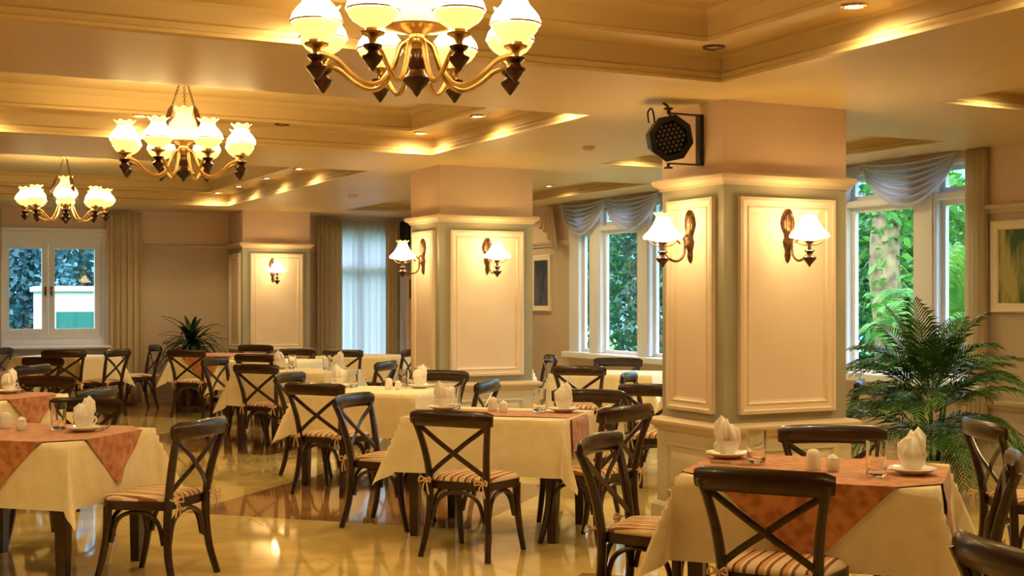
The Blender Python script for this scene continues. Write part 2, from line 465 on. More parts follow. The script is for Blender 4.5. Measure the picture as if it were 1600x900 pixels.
w = struct(empty('window_3', (0, FY, 0)))
x0, x1, z0, z1 = W3
b = MB(); s = .07; xm = (x0+x1)/2
for (a0,a1,c0,c1) in ((x0,x0+s,z0,z1),(x1-s,x1,z0,z1),(x0+s,x1-s,z0,z0+s),(x0+s,x1-s,z1-s,z1),(xm-.04,xm+.04,z0+s,z1-s),(x0+s,xm-.04,1.95,2.02),(xm+.04,x1-s,1.95,2.02)):
    b.box(a0,a1,.02,.16,c0,c1)
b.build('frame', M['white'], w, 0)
b = MB(); b.box(x0+s,x1-s,.088,.094,z0+s,z1-s); b.build('pane', M['glass'], w, 0)

# --- pillars
def ring_mould(b, x0, x1, y0, y1, z, prof, mi=0):
    """mitred moulding round a rectangular shaft; prof = (out, dz)"""
    rings = [[(x0-d,y0-d,z+h),(x1+d,y0-d,z+h),(x1+d,y1+d,z+h),(x0-d,y1+d,z+h)] for d,h in prof]
    for a, c in zip(rings, rings[1:]):
        b.add(a+c, [(k,(k+1)%4,4+(k+1)%4,4+k) for k in range(4)], mi)
def panel_on(b, origin, ux, nrm, wdt, z0, z1):
    """raised picture-frame panel on a face: origin + ux*s, normal nrm"""
    O, U, Nn, Z = Vector(origin), Vector(ux), Vector(nrm), Vector((0,0,1))
    prof = [(0,0),(0,.030),(.022,.034),(.03,.026),(.055,.022),(.066,.028),(.074,.012),(.09,.008)]
    rings = []
    for d, h in prof:
        rings.append([O+U*(s)+Z*zz+Nn*h for s, zz in ((d,z0+d),(wdt-d,z0+d),(wdt-d,z1-d),(d,z1-d))])
    for a, c in zip(rings, rings[1:]):
        b.add(a+c, [(k,(k+1)%4,4+(k+1)%4,4+k) for k in range(4)])
    b.add(rings[-1], [(0,1,2,3)])
PX0, PX1 = 4.891, 5.881
def pillar(y0, y1, faces=('front','left','right','back')):
    cx, cy = (PX0+PX1)/2, (y0+y1)/2
    p = struct(empty('pillar', (cx, cy, 0)))
    x0, x1 = PX0-cx, PX1-cx; a0, a1 = y0-cy, y1-cy
    b = MB(); b.box(x0,x1,a0,a1,2.23,CEIL+.01); b.build('upper_shaft', M['wall_up'], p, 0)
    b = MB(); b.box(x0,x1,a0,a1,.68,2.235); b.build('shaft', M['sage'], p, 0)
    b = MB(); b.box(x0-.025,x1+.025,a0-.025,a1+.025,0,.64)
    ring_mould(b, x0-.025, x1+.025, a0-.025, a1+.025, 0, [(0,0),(.03,0),(.03,.11),(.015,.13),(0,.135)])
    b.build('pedestal', M['baseP'], p, 0)
    b = MB(); ring_mould(b, x0-.025, x1+.025, a0-.025, a1+.025, .62, [(0,0),(.012,.002),(.018,.02),(.04,.035),(.05,.05),(.05,.066),(.035,.078),(.01,.085),(-.03,.09)])
    b.build('ledge_moulding', M['trim'], p, 0)
    b = MB(); ring_mould(b, x0, x1, a0, a1, 2.225, [(0,0),(.012,.0),(.016,.018),(.03,.028),(.05,.04),(.055,.06),(.05,.07),(.02,.08),(0,.085)])
    b.build('crown_moulding', M['trim'], p, 0)
    W, D = x1-x0, a1-a0
    spec = {'front': ((x0,a0,0),(1,0,0),(0,-1,0),W), 'left': ((x0,a1,0),(0,-1,0),(-1,0,0),D),
            'right': ((x1,a0,0),(0,1,0),(1,0,0),D), 'back': ((x1,a1,0),(-1,0,0),(0,1,0),W)}
    for f in faces:
        o, u, n, wd = spec[f]
        mrg = .11 if wd > .8 else .09
        o2 = Vector(o) + Vector(u)*mrg
        b = MB(); panel_on(b, o2, u, n, wd-2*mrg, .765, 2.15); b.build('wall_panel', M['panel'], p, 0)
        o3 = Vector(o) + Vector(u)*mrg + Vector(n)*.025
        b = MB()
        O, U, Nn, Z = Vector(o3), Vector(u), Vector(n), Vector((0,0,1))
        prof = [(0,0),(.004,.012),(.02,.014),(.028,.002),(.05,.001),(.07,.012),(.10,.014)]
        rings = [[O+U*s_+Z*zz+Nn*h for s_, zz in ((d,.2+d),(wd-2*mrg-d,.2+d),(wd-2*mrg-d,.545-d),(d,.545-d))] for d, h in prof]
        for a, c in zip(rings, rings[1:]): b.add(a+c, [(k,(k+1)%4,4+(k+1)%4,4+k) for k in range(4)])
        b.add(rings[-1], [(0,1,2,3)])
        b.build('pedestal_panel', M['baseP'], p, 0)
    return p
PY = [(6.745,7.447),(11.243,11.945),(18.225,18.99)]
pillar(*PY[0]); pillar(*PY[1]); pillar(*PY[2], faces=('front','left','right'))

# ------------------------------------------------------------------ chairs
def seat_outline(k=1.0, n=5):
    pts = [(-.19,-.195),(.19,-.195),(.235,.14),(.17,.215),(-.17,.215),(-.235,.14)]
    P = [Vector((x*k, y*k, 0)) for x, y in pts]
    out = []
    N = len(P)
    for i in range(N):
        a, c, d = P[i-1], P[i], P[(i+1)%N]
        ra = min(.06, (c-a).length*.45); rb = min(.06, (d-c).length*.45)
        p0 = c+(a-c).normalized()*ra; p2 = c+(d-c).normalized()*rb
        for j in range(n):
            t = j/(n-1); q = p0*(1-t)**2 + c*2*t*(1-t) + p2*t*t
            out.append((q.x, q.y))
    return out
def make_chair():
    root = empty('dining_chair')
    W = M['wood']
    b = MB(); b.prism(seat_outline(), .395, .44); b.build('seat', W, root, 50)
    b = MB(); b.prism(seat_outline(.97), .441, .452, dome=.026); cu = b.build('cushion', M['stripe'], root, 60)
    for s in (-1, 1):
        b = MB()
        c = Vector((s*.185, -.215, .452))
        b.tube(cat_rom([c+Vector((s*-.03,.035,.0)), c+Vector((s*.012,0,.004)), c+Vector((s*.022,-.03,.0)), c+Vector((0,-.03,0)), c+Vector((s*-.03,-.025,.004))], 4), .005, 5)
        for a in (-1, 1):
            b.tube(cat_rom([c+Vector((0,-.03,0)), c+Vector((a*.03,-.045,.018)), c+Vector((a*.04,-.05,-.01)), c+Vector((a*.012,-.036,-.006))], 4), .0042, 5)
            b.tube(cat_rom([c+Vector((0,-.03,0)), c+Vector((a*.012,-.045,-.03)), c+Vector((a*.022,-.04,-.085))], 4), .0045, 5)
        b.build('tie', M['tie'], cu)
    for s in (-1, 1):
        b = MB()
        path = cat_rom([(s*.222,-.25,0),(s*.205,-.21,.15),(s*.192,-.197,.30),(s*.188,-.20,.44),(s*.198,-.222,.58),(s*.222,-.258,.72),(s*.247,-.292,.815)], 4)
        n = len(path)
        b.tube(path, [(.017+.004*math.sin(PI*i/(n-1)), .019+.004*math.sin(PI*i/(n-1))) for i in range(n)], 8, up=(0,1,0))
        b.build('back_leg', W, root)
        b = MB()
        path = cat_rom([(s*.212,.222,0),(s*.205,.19,.12),(s*.198,.165,.26),(s*.196,.16,.41)], 4)
        n = len(path)
        b.tube(path, [.016+.009*i/(n-1) for i in range(n)], 8, up=(0,1,0)); b.build('front_leg', W, root)
    # curved top rail
    b = MB(); pts = []; rr = []
    for i in range(15):
        t = -1+2*i/14
        pts.append((t*.27, -.318+.045*t*t, .818-.006*t*t))
        e = 1 if abs(t) < .93 else .72
        rr.append((.018*e, .048*e))
    b.tube(pts, rr, 10, up=(0,0,1)); b.build('top_rail', W, root)
    for s in (-1, 1):
        b = MB()
        pts = cat_rom([(s*.226,-.262,.772),(s*.09,-.262+.008*s,.68),(0,-.248+.008*s,.615),(-s*.10,-.228+.008*s,.545),(-s*.188,-.2,.475)], 4)
        b.tube(pts, (.016,.008), 6, up=(0,1,0)); b.build('cross_bar', W, root)
    # bentwood arch braces on the four sides
    def arch(p, q, inset):
        p, q = Vector(p), Vector(q); m = (p+q)/2; d = (q-p)
        z0, z1 = .215, .375
        pt = [(p.x,p.y,z0), *( (p+d*.08).to_tuple()[:2]+(z0+.10,), ), *( (p+d*.24).to_tuple()[:2]+(z1-.01,), ),
              (m.x,m.y,z1+.008), *( (q-d*.24).to_tuple()[:2]+(z1-.01,), ), *( (q-d*.08).to_tuple()[:2]+(z0+.10,), ), (q.x,q.y,z0)]
        b = MB(); b.tube(cat_rom(pt, 4), .0125, 6, up=(.3,.2,1)); b.build('arch_brace', W, root)
    bl, br, fl, fr = (-.17,-.197,0),(.17,-.197,0),(-.175,.165,0),(.175,.165,0)
    arch(bl, br, 0); arch(fl, fr, 0)
    arch((-.19,-.172,0), (-.192,.14,0), 0); arch((.19,-.172,0), (.192,.14,0), 0)
    return root

CH = [ # rail x, rail y, facing degrees, label
 (3.03,3.94,36,'dark cross-back chair in front of the nearest table, its back toward us'),
 (3.11,5.30,-52,'dark cross-back chair at the left side of the nearest table, seen edge-on'),
 (4.40,5.15,238,'dark cross-back chair behind the nearest table, with shiny lit top rail, before the front pillar'),
 (4.27,3.86,135,'dark cross-back chair at the right of the nearest table, cut by the photo edge'),
 (5.28,5.02,-24,'dark cross-back chair by the bushy palm, facing the right wall'),
 (2.672,2.445,-12,'dark cross-back chair in the lower right corner, only its curved top rail showing'),
 (3.02,6.80,36,'dark cross-back chair in the middle of the photo before the plain cream table'),
 (2.97,8.31,-48,'dark cross-back chair turned sideways at the left of the middle cream table'),
 (4.14,6.66,112,'dark cross-back chair beside the front pillar at the right of the middle cream table'),
 (4.61,7.95,225,'dark cross-back chair behind the middle cream table, with orange-lit top rail'),
 (3.09,9.50,38,'dark cross-back chair in front of the second cream table, X back toward us'),
 (3.34,10.97,-45,'dark cross-back chair at the far left side of the second cream table'),
 (4.43,9.19,135,'dark cross-back chair right of the second cream table, before the middle pillar'),
 (4.65,10.65,225,'dark cross-back chair behind the second cream table, tight against the middle pillar'),
 (3.47,12.49,38,'dark cross-back chair in front of the third cream table in the pillar row'),
 (3.46,14.10,-45,'dark cross-back chair at the left side of the third cream table'),
 (4.87,12.51,135,'dark cross-back chair right of the third cream table, before the sheer curtain'),
 (4.10,14.77,45,'dark cross-back chair in front of the fourth table, top rail behind a napkin'),
 (5.07,16.19,225,'dark cross-back chair behind the fourth table, before the far pillar'),
 (3.68,16.43,50,'dark cross-back chair in front of the strap-leaf plant, cushion ties hanging'),
 (4.95,17.72,225,'dark cross-back chair between the strap-leaf plant and the far pillar'),
 (5.44,15.55,50,'dark cross-back chair in front of the sheer white curtain, only its rail showing'),
 (6.30,15.35,135,'dark cross-back chair beside the dark tower by the far curtain'),
 (1.65,6.92,136,'dark cross-back chair with striped cushion at the right of the left-edge table'),
 (1.33,8.70,226,'dark cross-back chair behind the left-edge table, lit brown top rail'),
 (1.42,11.33,226,'dark cross-back chair behind the second left-hand table'),
 (1.57,9.71,140,'dark cross-back chair at the right of the second left-hand table, in shade'),
 (1.54,13.33,135,'dark cross-back chair at the right of the third left-hand table'),
 (1.83,15.00,225,'dark cross-back chair behind the third left-hand table'),
 (2.30,16.98,72,'dark cross-back chair below the casement window, X back toward us'),
 (2.98,17.02,135,'dark cross-back chair edge-on beside the hanging tablecloth near the casement window'),
 (3.71,18.30,186,'dark cross-back chair alone by the gold drape, facing left in profile'),
 (1.64,18.28,-45,'dark cross-back chair under the casement window at the very left edge'),
 (6.14,10.80,45,'dark cross-back chair in front of the bay table beyond the middle cream table'),
 (7.35,12.05,225,'dark cross-back chair behind the bay table, by the garden windows'),
 (7.05,13.00,165,'dark cross-back chair right of the middle pillar, below the small framed picture'),
 (5.95,9.62,-45,'dark cross-back chair with a bluish sheen peeping from behind the front pillar'),
 (5.33,8.24,45,'dark cross-back chair just behind the front pillar, half hidden on its left'),
 (7.12,7.99,135,'dark cross-back chair between the front pillar and the bushy palm'),
]
first = make_chair()
for i, (x, y, a, lab) in enumerate(CH):
    c = first if i == 0 else copy_tree(first)
    f = Vector((math.cos(R(a)), math.sin(R(a))))
    c.location = (x+f.x*.30, y+f.y*.30, 0); c.rotation_euler.z = R(a-90)
    tag(c, lab, 'chair', 'cross-back dining chairs')

# ------------------------------------------------------------------ tables
HX, HY, TZ = .525, .43, .755
def cloth_mesh(hx, hy, d, seed):
    rnd = random.Random(seed); ph = [rnd.uniform(0, 6.28) for _ in range(4)]
    nseg = 26
    def axis(h):
        n1 = 12; n2 = 9
        return [-h-d+d*i/n2 for i in range(n2)] + [-h+2*h*i/n1 for i in range(n1+1)] + [h+d*(i+1)/n2 for i in range(n2)]
    ax, ay = axis(hx), axis(hy)
    def pos(x, y):
        ox, oy = max(0, abs(x)-hx), max(0, abs(y)-hy)
        sx, sy = (1 if x >= 0 else -1), (1 if y >= 0 else -1)
        bx, by = max(-hx, min(hx, x)), max(-hy, min(hy, y))
        q = ph[0 if sx > 0 else 1] + ph[2 if sy > 0 else 3]
        if ox == 0 and oy == 0: return (x, y, 0)
        rr = math.hypot(ox, oy)
        if ox == 0 or oy == 0:
            t = (y if oy == 0 else x); hh = (hy if oy == 0 else hx)
            k = rr/d
            e = (abs(t)/hh)**4
            fl = rr*(.05+.05*e) + .012*k*math.sin(7*t/hh+q)*(1-e)
            z = -math.sqrt(max(rr*rr-fl*fl, 0))
            return (bx+(sx*fl if oy == 0 else 0), by+(sy*fl if ox == 0 else 0), z)
        phi = math.atan2(oy, ox)
        w = math.sin(2*phi)
        fl = rr*(.10 + .20*w**1.2 + .095*math.cos(8*phi+.6*math.sin(q))*w)
        z = -math.sqrt(max(rr*rr-fl*fl, 0))*(1-.06*w)
        return (bx+sx*fl*math.cos(phi), by+sy*fl*math.sin(phi), z)
    b = MB(); ny = len(ay)
    b.add([pos(x, y) for x in ax for y in ay], [(i*ny+j,(i+1)*ny+j,(i+1)*ny+j+1,i*ny+j+1) for i in range(len(ax)-1) for j in range(ny-1)])
    return b
def topper_mesh(hx, hy, s, d):
    """square cloth laid at 45 degrees; s = half diagonal; a flat octagon with four hanging flaps"""
    b = MB(); ex, ey = s-hx, s-hy; X, Y = hx+.009, hy+.009
    oc = [(X,-ex),(X,ex),(ey,Y),(-ey,Y),(-X,ex),(-X,-ex),(-ey,-Y),(ey,-Y)]
    b.add([(x,y,.006) for x,y in oc], [tuple(range(8))])
    for ax, h, e, q in ((0,hx,ex,1.3),(1,hy,ey,2.1)):
        for sg in (-1, 1):
            def f(u, v):
                o = e*v; t = e*(1-v)*(2*u-1); fl = .009+o*.07+.012*v*math.sin(9*t/e+q*sg)
                z = .006-o*.995
                return (sg*(h+fl), t, z) if ax == 0 else (t, sg*(h+fl), z)
            b.grid(f, 14, 14)
    return b
def runner_mesh(hx, w, d):
    b = MB()
    L = hx+d
    def pos(u, v):
        x = (2*u-1)*L; y = (2*v-1)*w; ox = max(0, abs(x)-hx); s = 1 if x >= 0 else -1
        return (s*(hx+.012+ox*.055), y, .005-ox) if ox else (x, y, .005)
    b.grid(pos, 40, 10); return b
def make_table():
    t = empty('dining_table')
    b = MB(); b.cbox(-HX+.012,HX-.012,-HY+.012,HY-.012,.722,.75,.006); b.build('tabletop', M['wood'], t, 0)
    b = MB(); x, y = HX-.075, HY-.075
    for (a0,a1,c0,c1) in ((-x,x,-y-.012,-y+.012),(-x,x,y-.012,y+.012),(-x-.012,-x+.012,-y,y),(x-.012,x+.012,-y,y)): b.box(a0,a1,c0,c1,.64,.722)
    b.build('apron', M['wood'], t, 0)
    for sx in (-1,1):
        for sy in (-1,1):
            b = MB(); cx, cy = sx*x, sy*y
            b.tube([(cx,cy,0),(cx,cy,.62),(cx,cy,.722)], [(.026,.026),(.036,.036),(.036,.036)], 4, up=(1,0,0)); b.build('leg', M['wood'], t, 0)
    return t
TB = [ # x, y, angle, cover, phrase
 (3.73,4.46,-48,'topper','nearest table, in front of the front pillar'),
 (.865,7.68,-42,'topper','left-edge table nearest us'),
 (3.735,7.60,-43.5,'runner','middle cream table left of the front pillar'),
 (3.80,10.04,-44.6,None,'second cream table, left of the middle pillar'),
 (4.09,13.10,-45,None,'third cream table in the pillar row'),
 (4.55,15.45,-45,None,'fourth table in the pillar row'),
 (4.36,17.25,-45,'topper','table by the strap-leaf plant'),
 (.81,10.77,-45,'topper','second left-hand table'),
 (.95,13.95,-45,'topper','third left-hand table'),
 (2.45,17.80,-45,None,'table under the casement window'),
 (6.82,11.35,-45,None,'bay table before the garden windows'),
 (6.45,13.75,-45,None,'bay table nearest the small framed picture'),
 (6.50,8.80,-45,None,'bay table hidden behind the front pillar'),
 (6.00,16.20,-45,None,'table before the sheer white curtain'),
]
t0 = make_table(); cl = {}; tp0 = None
TOP = {}
for i, (x, y, a, cov, ph) in enumerate(TB):
    t = t0 if i == 0 else copy_tree(t0)
    t.location = (x, y, 0); t.rotation_euler.z = R(a)
    tag(t, 'dark wooden four-legged table: the ' + ph, 'table', 'dining tables')
    c = cloth_mesh(HX, HY, .345, 11+i).build('tablecloth', M['cloth'], None, 180, (x, y, TZ), R(a))
    tag(c, 'cream cloth with pointed hanging corners on the ' + ph, 'tablecloth', 'cream tablecloths')
    if cov:
        if cov == 'topper':
            c = topper_mesh(HX, HY, .80, .35).build('table_topper', M['topper'], None, 180, (x, y, TZ), R(a))
            tag(c, 'rust damask topper laid cornerwise on the ' + ph, 'table topper', 'rust table toppers')
        else:
            c = runner_mesh(HX, .22, .25).build('table_runner', M['topper'], None, 180, (x, y, TZ), R(a))
            tag(c, 'rust runner hanging at the right end of the middle cream table', 'table runner')

# ------------------------------------------------------------------ tableware
def saucer():
    b = MB(); b.lathe([(.0,.003),(.045,.003),(.05,.006),(.075,.016),(.082,.021),(.08,.023),(.05,.011),(.0,.009)], 28)
    return b.build('saucer', M['porcelain'])
def cup():
    e = empty('cup')
    b = MB(); b.lathe([(.0,0),(.026,0),(.026,.006),(.038,.022),(.047,.05),(.049,.058),(.046,.058),(.036,.024),(.0,.009)], 24); b.build('bowl', M['porcelain'], e)
    b = MB(); b.tube(cat_rom([(.044,0,.05),(.062,0,.05),(.068,0,.034),(.055,0,.02),(.037,0,.021)],4), .0045, 6); b.build('handle', M['porcelain'], e)
    return e
def napkin():
    b = MB(); n = 56; q = random.Random(5)
    ph = [q.uniform(0,6.28) for _ in range(6)]
    def ruf(i, a):
        k = (0,.3,.7,1,.9,.5)[i]
        return (.006*k*math.sin(7*a+ph[i])+.004*k*math.sin(12*a+i), .020*k*math.cos(a-.8+.3*i)+.009*k*math.sin(5*a+ph[0]))
    b.lathe([(.020,0),(.033,.03),(.042,.05),(.036,.078),(.020,.102),(.004,.098)], n, ruffle=ruf)
    return b.build('napkin', M['napkin'], smooth=70)
def tumbler():
    b = MB(); b.lathe([(.0,0),(.03,0),(.034,.012),(.033,.02),(.0335,.06),(.035,.12),(.033,.12),(.031,.06),(.029,.022),(.0,.018)], 20)
    return b.build('drinking_glass', M['tumbler'])
def salt():
    e = empty('salt_shaker')
    b = MB(); b.lathe([(.0,0),(.024,0),(.0255,.004),(.0245,.05),(.021,.064),(.012,.071),(.0,.073)], 20); b.build('body', M['porcelain'], e)
    b = MB()
    for k in range(5):
        a = k*2*PI/5; b.lathe([(.0022,.0715),(.0,.0722)], 6, (.006*math.cos(a),.006*math.sin(a),0))
    b.build('holes', M['black'], e); return e
def pepper():
    e = empty('toothpick_pot')
    b = MB(); b.lathe([(.0,0),(.018,0),(.022,.01),(.0235,.028),(.019,.04),(.0,.04)], 20); b.build('body', M['porcelain'], e)
    b = MB(); b.lathe([(.02,.04),(.021,.044),(.014,.054),(.004,.058),(.0,.062)], 18); b.build('lid', M['porcelain'], e); return e
def knife():
    e = empty('table_knife')
    b = MB(); b.tube([(-.02,0,.004),(.04,0,.004),(.085,0,.004),(.10,.003,.004)], [(.008,.0012),(.0095,.0012),(.008,.0012),(.003,.001)], 6, up=(0,0,1)); b.build('blade', M['steel'], e)
    b = MB(); b.tube([(-.10,0,.0055),(-.06,0,.006),(-.02,0,.005)], [(.006,.0045),(.0055,.0045),(.004,.003)], 8, up=(0,0,1)); b.build('handle', M['steel'], e); return e
def spoon():
    e = empty('teaspoon')
    b = MB(); b.tube([(-.075,0,.014),(-.02,0,.010),(.03,0,.006)], [(.005,.0014),(.003,.0014),(.0025,.0014)], 6, up=(0,0,1)); b.build('handle', M['steel'], e)
    b = MB(); b.lathe([(.0,.0),(.010,.002),(.014,.006),(.013,.0065),(.0,.003)], 14); o = b.build('bowl', M['steel'], e); o.location = (.046,0,.002); o.scale = (1.4,1,1); return e
PROTO = {}
WSC = dict(saucer=1.25, cup=1.25, napkin=1.35, glass=1.25, salt=1.25, pepper=1.25, knife=1.1)
MAKE = dict(saucer=saucer, cup=cup, napkin=napkin, glass=tumbler, salt=salt, pepper=pepper, knife=knife, spoon=spoon)
GRP = dict(saucer='white saucers', cup='white cups', napkin='folded napkins', glass='drinking glasses', salt='salt shakers', pepper='toothpick pots', knife='table knives', spoon='teaspoons')
CATS = dict(saucer='saucer', cup='cup', napkin='napkin', glass='glass', salt='salt shaker', pepper='pot', knife='knife', spoon='spoon')
def ware(k, x, y, z, label, rz=0):
    if k in PROTO: o = copy_tree(PROTO[k])
    else: o = PROTO[k] = MAKE[k]()
    o.location = (x, y, z); o.rotation_euler.z = rz; k_ = WSC.get(k, 1); o.scale = (k_, k_, k_)
    tag(o, label, CATS[k], GRP[k]); return o
T0 = TZ+.002
def setting(x, y, covered, where, rz=0):
    z = T0+.005 if covered else T0
    ware('saucer', x, y, z, 'white saucer under a cup ' + where)
    ware('cup', x, y, z+.0125, 'white cup holding a napkin ' + where, rz)
    ware('napkin', x, y, z+.027, 'folded white napkin standing in the cup ' + where, rz)
ZC = T0+.0055
setting(3.61,4.95,1,'at the back left of the nearest table',R(190))
ware('knife',3.50,4.74,ZC,'dark-looking table knife lying at the left of the nearest table',R(-45))
ware('glass',3.60,4.72,ZC,'clear glass near the left cup on the nearest table')
ware('salt',3.69,4.44,ZC,'white domed salt shaker in the middle of the nearest table')
ware('pepper',3.735,4.365,ZC,'small white lidded pot in the middle of the nearest table')
ware('glass',3.79,4.16,ZC,'clear glass near the right cup on the nearest table')
setting(3.97,4.14,1,'at the right of the nearest table',R(20))
ware('spoon',4.09,4.18,ZC,'teaspoon beside the right saucer on the nearest table',R(20))
ware('salt',3.75,7.74,T0+.0055,'white domed salt shaker on the middle cream table')
ware('pepper',3.77,7.62,T0+.0055,'small white lidded pot on the middle cream table')
ware('glass',3.985,7.52,ZC,'clear glass by the right cup on the middle cream table')
setting(4.12,7.44,1,'at the right of the middle cream table',R(40))
ware('glass',3.60,8.02,T0,'clear glass at the back left of the middle cream table')
setting(3.50,7.98,0,'at the back left of the middle cream table',R(200))
ware('salt',.76,7.95,ZC,'white domed salt shaker at the photo edge on the left-edge table')
ware('pepper',.83,7.80,ZC,'small white lidded pot on the left-edge table')
ware('glass',1.02,7.73,ZC,'clear glass beside the cup on the left-edge table')
setting(1.13,7.55,1,'on the left-edge table',R(30))
ware('knife',1.27,7.68,ZC,'table knife sticking out beside the saucer on the left-edge table',R(70))
setting(1.06,10.86,1,'on the second left-hand table',R(30))
ware('knife',1.20,10.90,ZC,'table knife beside the saucer on the second left-hand table',R(60))
setting(4.20,10.06,0,'at the right of the second cream table',R(30))
ware('glass',4.10,10.20,T0,'clear glass by the right cup on the second cream table')
ware('salt',3.92,10.05,T0,'white domed salt shaker on the second cream table')
ware('pepper',3.97,9.97,T0,'small white lidded pot on the second cream table')
setting(3.62,10.42,0,'at the back left of the second cream table',R(200))
ware('glass',3.72,10.36,T0,'clear glass at the back left of the second cream table')
setting(4.02,13.50,0,'at the left of the third cream table',R(120))
ware('glass',4.13,13.40,T0,'clear glass by the left cup on the third cream table')
setting(4.50,13.00,0,'at the right of the third cream table',R(20))
ware('glass',4.42,13.12,T0,'clear glass by the right cup on the third cream table')

# ------------------------------------------------------------------ chandeliers
def shade_profile():
    return [(.097,.062),(.101,.068),(.102,.072),(.100,.078),(.094,.098),(.078,.12),(.056,.145),(.047,.165)]
def make_chandelier():
    root = empty('chandelier')                      # origin at the ceiling, z down
    BR, WD = M['brass'], M['wood_red']
    zc = -.765                                       # lowest point of the body
    b = MB(); b.lathe([(.0,-.055),(.018,-.052),(.03,-.035),(.062,-.018),(.066,0),(.0,0)], 20); b.build('canopy', BR, root)
    for k in range(3):
        a = R(40+120*k); ca, sa = math.cos(a), math.sin(a)
        p0 = Vector((.022*ca,.022*sa,-.05)); p1 = Vector((.15*ca,.15*sa,-.425))
        b = MB(); n = 13
        for i in range(n):                          # chain links
            u0, u1 = i/n*.5, (i+1.35)/n*.5
            q0, q1 = p0.lerp(p1, u0), p0.lerp(p1, u1)
            m = (q0+q1)/2; h = (q1-q0)/2; sd = Vector((-sa,ca,0)) if i % 2 else (h.normalized().cross(Vector((-sa,ca,0))))
            b.tube([m+h*math.cos(t)+sd*.008*math.sin(t) for t in [2*PI*j/8 for j in range(8)]], .0022, 4, closed=True)
        ch = b.build('chain', M['bronze'], root)
        b = MB(); d = (p1-p0)
        b.tube([p0+d*.50, p0+d*.53, p0+d*.58, p0+d*.92, p0+d*.98, p1], [.004,.012,.020,.020,.012,.004], 10); b.build('wooden_rod', WD, ch)
    # turned body
    b = MB(); b.lathe([(.0,zc),(.008,zc+.008),(.022,zc+.03),(.055,zc+.06),(.06,zc+.075),(.04,zc+.09),(.03,zc+.11),(.042,zc+.14),(.044,zc+.17),(.03,zc+.19),(.0,zc+.19)], 20); b.build('finial', WD, root)
    b = MB(); b.lathe([(.0,zc+.188),(.034,zc+.19),(.05,zc+.21),(.05,zc+.228),(.03,zc+.24),(.028,zc+.252),(.06,zc+.262),(.13,zc+.275),(.135,zc+.283),(.0,zc+.283)], 24); b.build('stem', BR, root)
    b = MB(); b.lathe([(.095,zc+.283),(.125,zc+.315),(.130,zc+.345),(.122,zc+.372),(.096,zc+.41),(.066,zc+.45),(.055,zc+.48)], 28); d = b.build('dome_shade', M['opal_dome'], root, 60)
    mb = MB(); mb.lathe([(.055,zc+.478),(.057,zc+.495),(.074,zc+.515),(.078,zc+.52)], 32, ruffle=lambda i,a: ((.006*math.cos(8*a)*i/3),(.008*math.cos(8*a)*i/3))); mb.build('ruffled_rim', M['opal_top'], d, 60)
    for k in range(8):
        a = R(22.5+45*k); rot = Matrix.Rotation(a, 4, 'Z')
        up = .0 if k % 2 else -.012
        b = MB(); b.tube(cat_rom([(.045,0,zc+.225),(.075,0,zc+.20),(.105,0,zc+.12),(.15,0,zc+.055),(.21,0,zc+.04),(.28,0,zc+.075),(.34,0,zc+.125),(.385,0,zc+.142),(.42,0,zc+.145)],4), .0105, 8, up=(0,1,0)).xf(rot)
        arm = b.build('arm', BR, root)
        c = rot @ Vector((.42,0,0))
        b = MB(); b.lathe([(.0,zc+.035),(.006,zc+.04),(.017,zc+.054),(.039,zc+.082),(.041,zc+.091),(.024,zc+.103),(.02,zc+.112),(.036,zc+.126),(.037,zc+.134),(.0,zc+.136)], 14, (c.x,c.y,0)); b.build('wooden_drop', WD, arm)
        b = MB(); b.lathe([(.0,zc+.136),(.016,zc+.138),(.014,zc+.15),(.02,zc+.162),(.045,zc+.174),(.048,zc+.181),(.03,zc+.182),(.028,zc+.196),(.0,zc+.196)], 18, (c.x,c.y,0)); b.build('lamp_cup', BR, arm)
        b = MB(); b.open = 1; b.lathe(shade_profile(), 20, (c.x,c.y,zc+.197)); sh = b.build('shade', M['opal'], root, 60)
        b = MB(); b.lathe([(.047,.163),(.049,.175),(.064,.192),(.070,.197)], 28, (c.x,c.y,zc+.197), ruffle=lambda i,a: (.006*math.cos(7*a)*i/3,.007*math.cos(7*a)*i/3)); b.build('ruffled_rim', M['opal_top'], sh, 60)
        b = MB(); b.open = 1; b.lathe([(.024,.0),(.045,.006),(.072,.024),(.090,.046),(.096,.062)], 20, (c.x,c.y,zc+.197)); b.build('lower_bowl', M['opal_bowl'], sh, 60)
        b = MB(); b.lathe([(.1005,.064),(.1035,.066),(.1035,.071),(.1005,.073)], 20, (c.x,c.y,zc+.197)); b.build('rim_band', BR, sh)
    return root
ch0 = make_chandelier()
for i, (x, y, rz, lab) in enumerate([(2.02,4.87,22,'large eight-armed chandelier nearest us, cut by the top of the photo'),
        (2.04,9.155,32,'middle one of three brass chandeliers with ruffled glass shades'),
        (2.04,.25,9,'added unseen chandelier above the viewer, continuing the row to light the nearest tables'),  # extra chandelier, added to brighten the foreground
        (2.04,14.9,15,'farthest and smallest-looking chandelier, before the casement window')]):
    c = ch0 if i == 0 else copy_tree(ch0)
    c.location = (x, y, UP); c.rotation_euler.z = R(rz); tag(c, lab, 'chandelier', 'brass chandeliers')

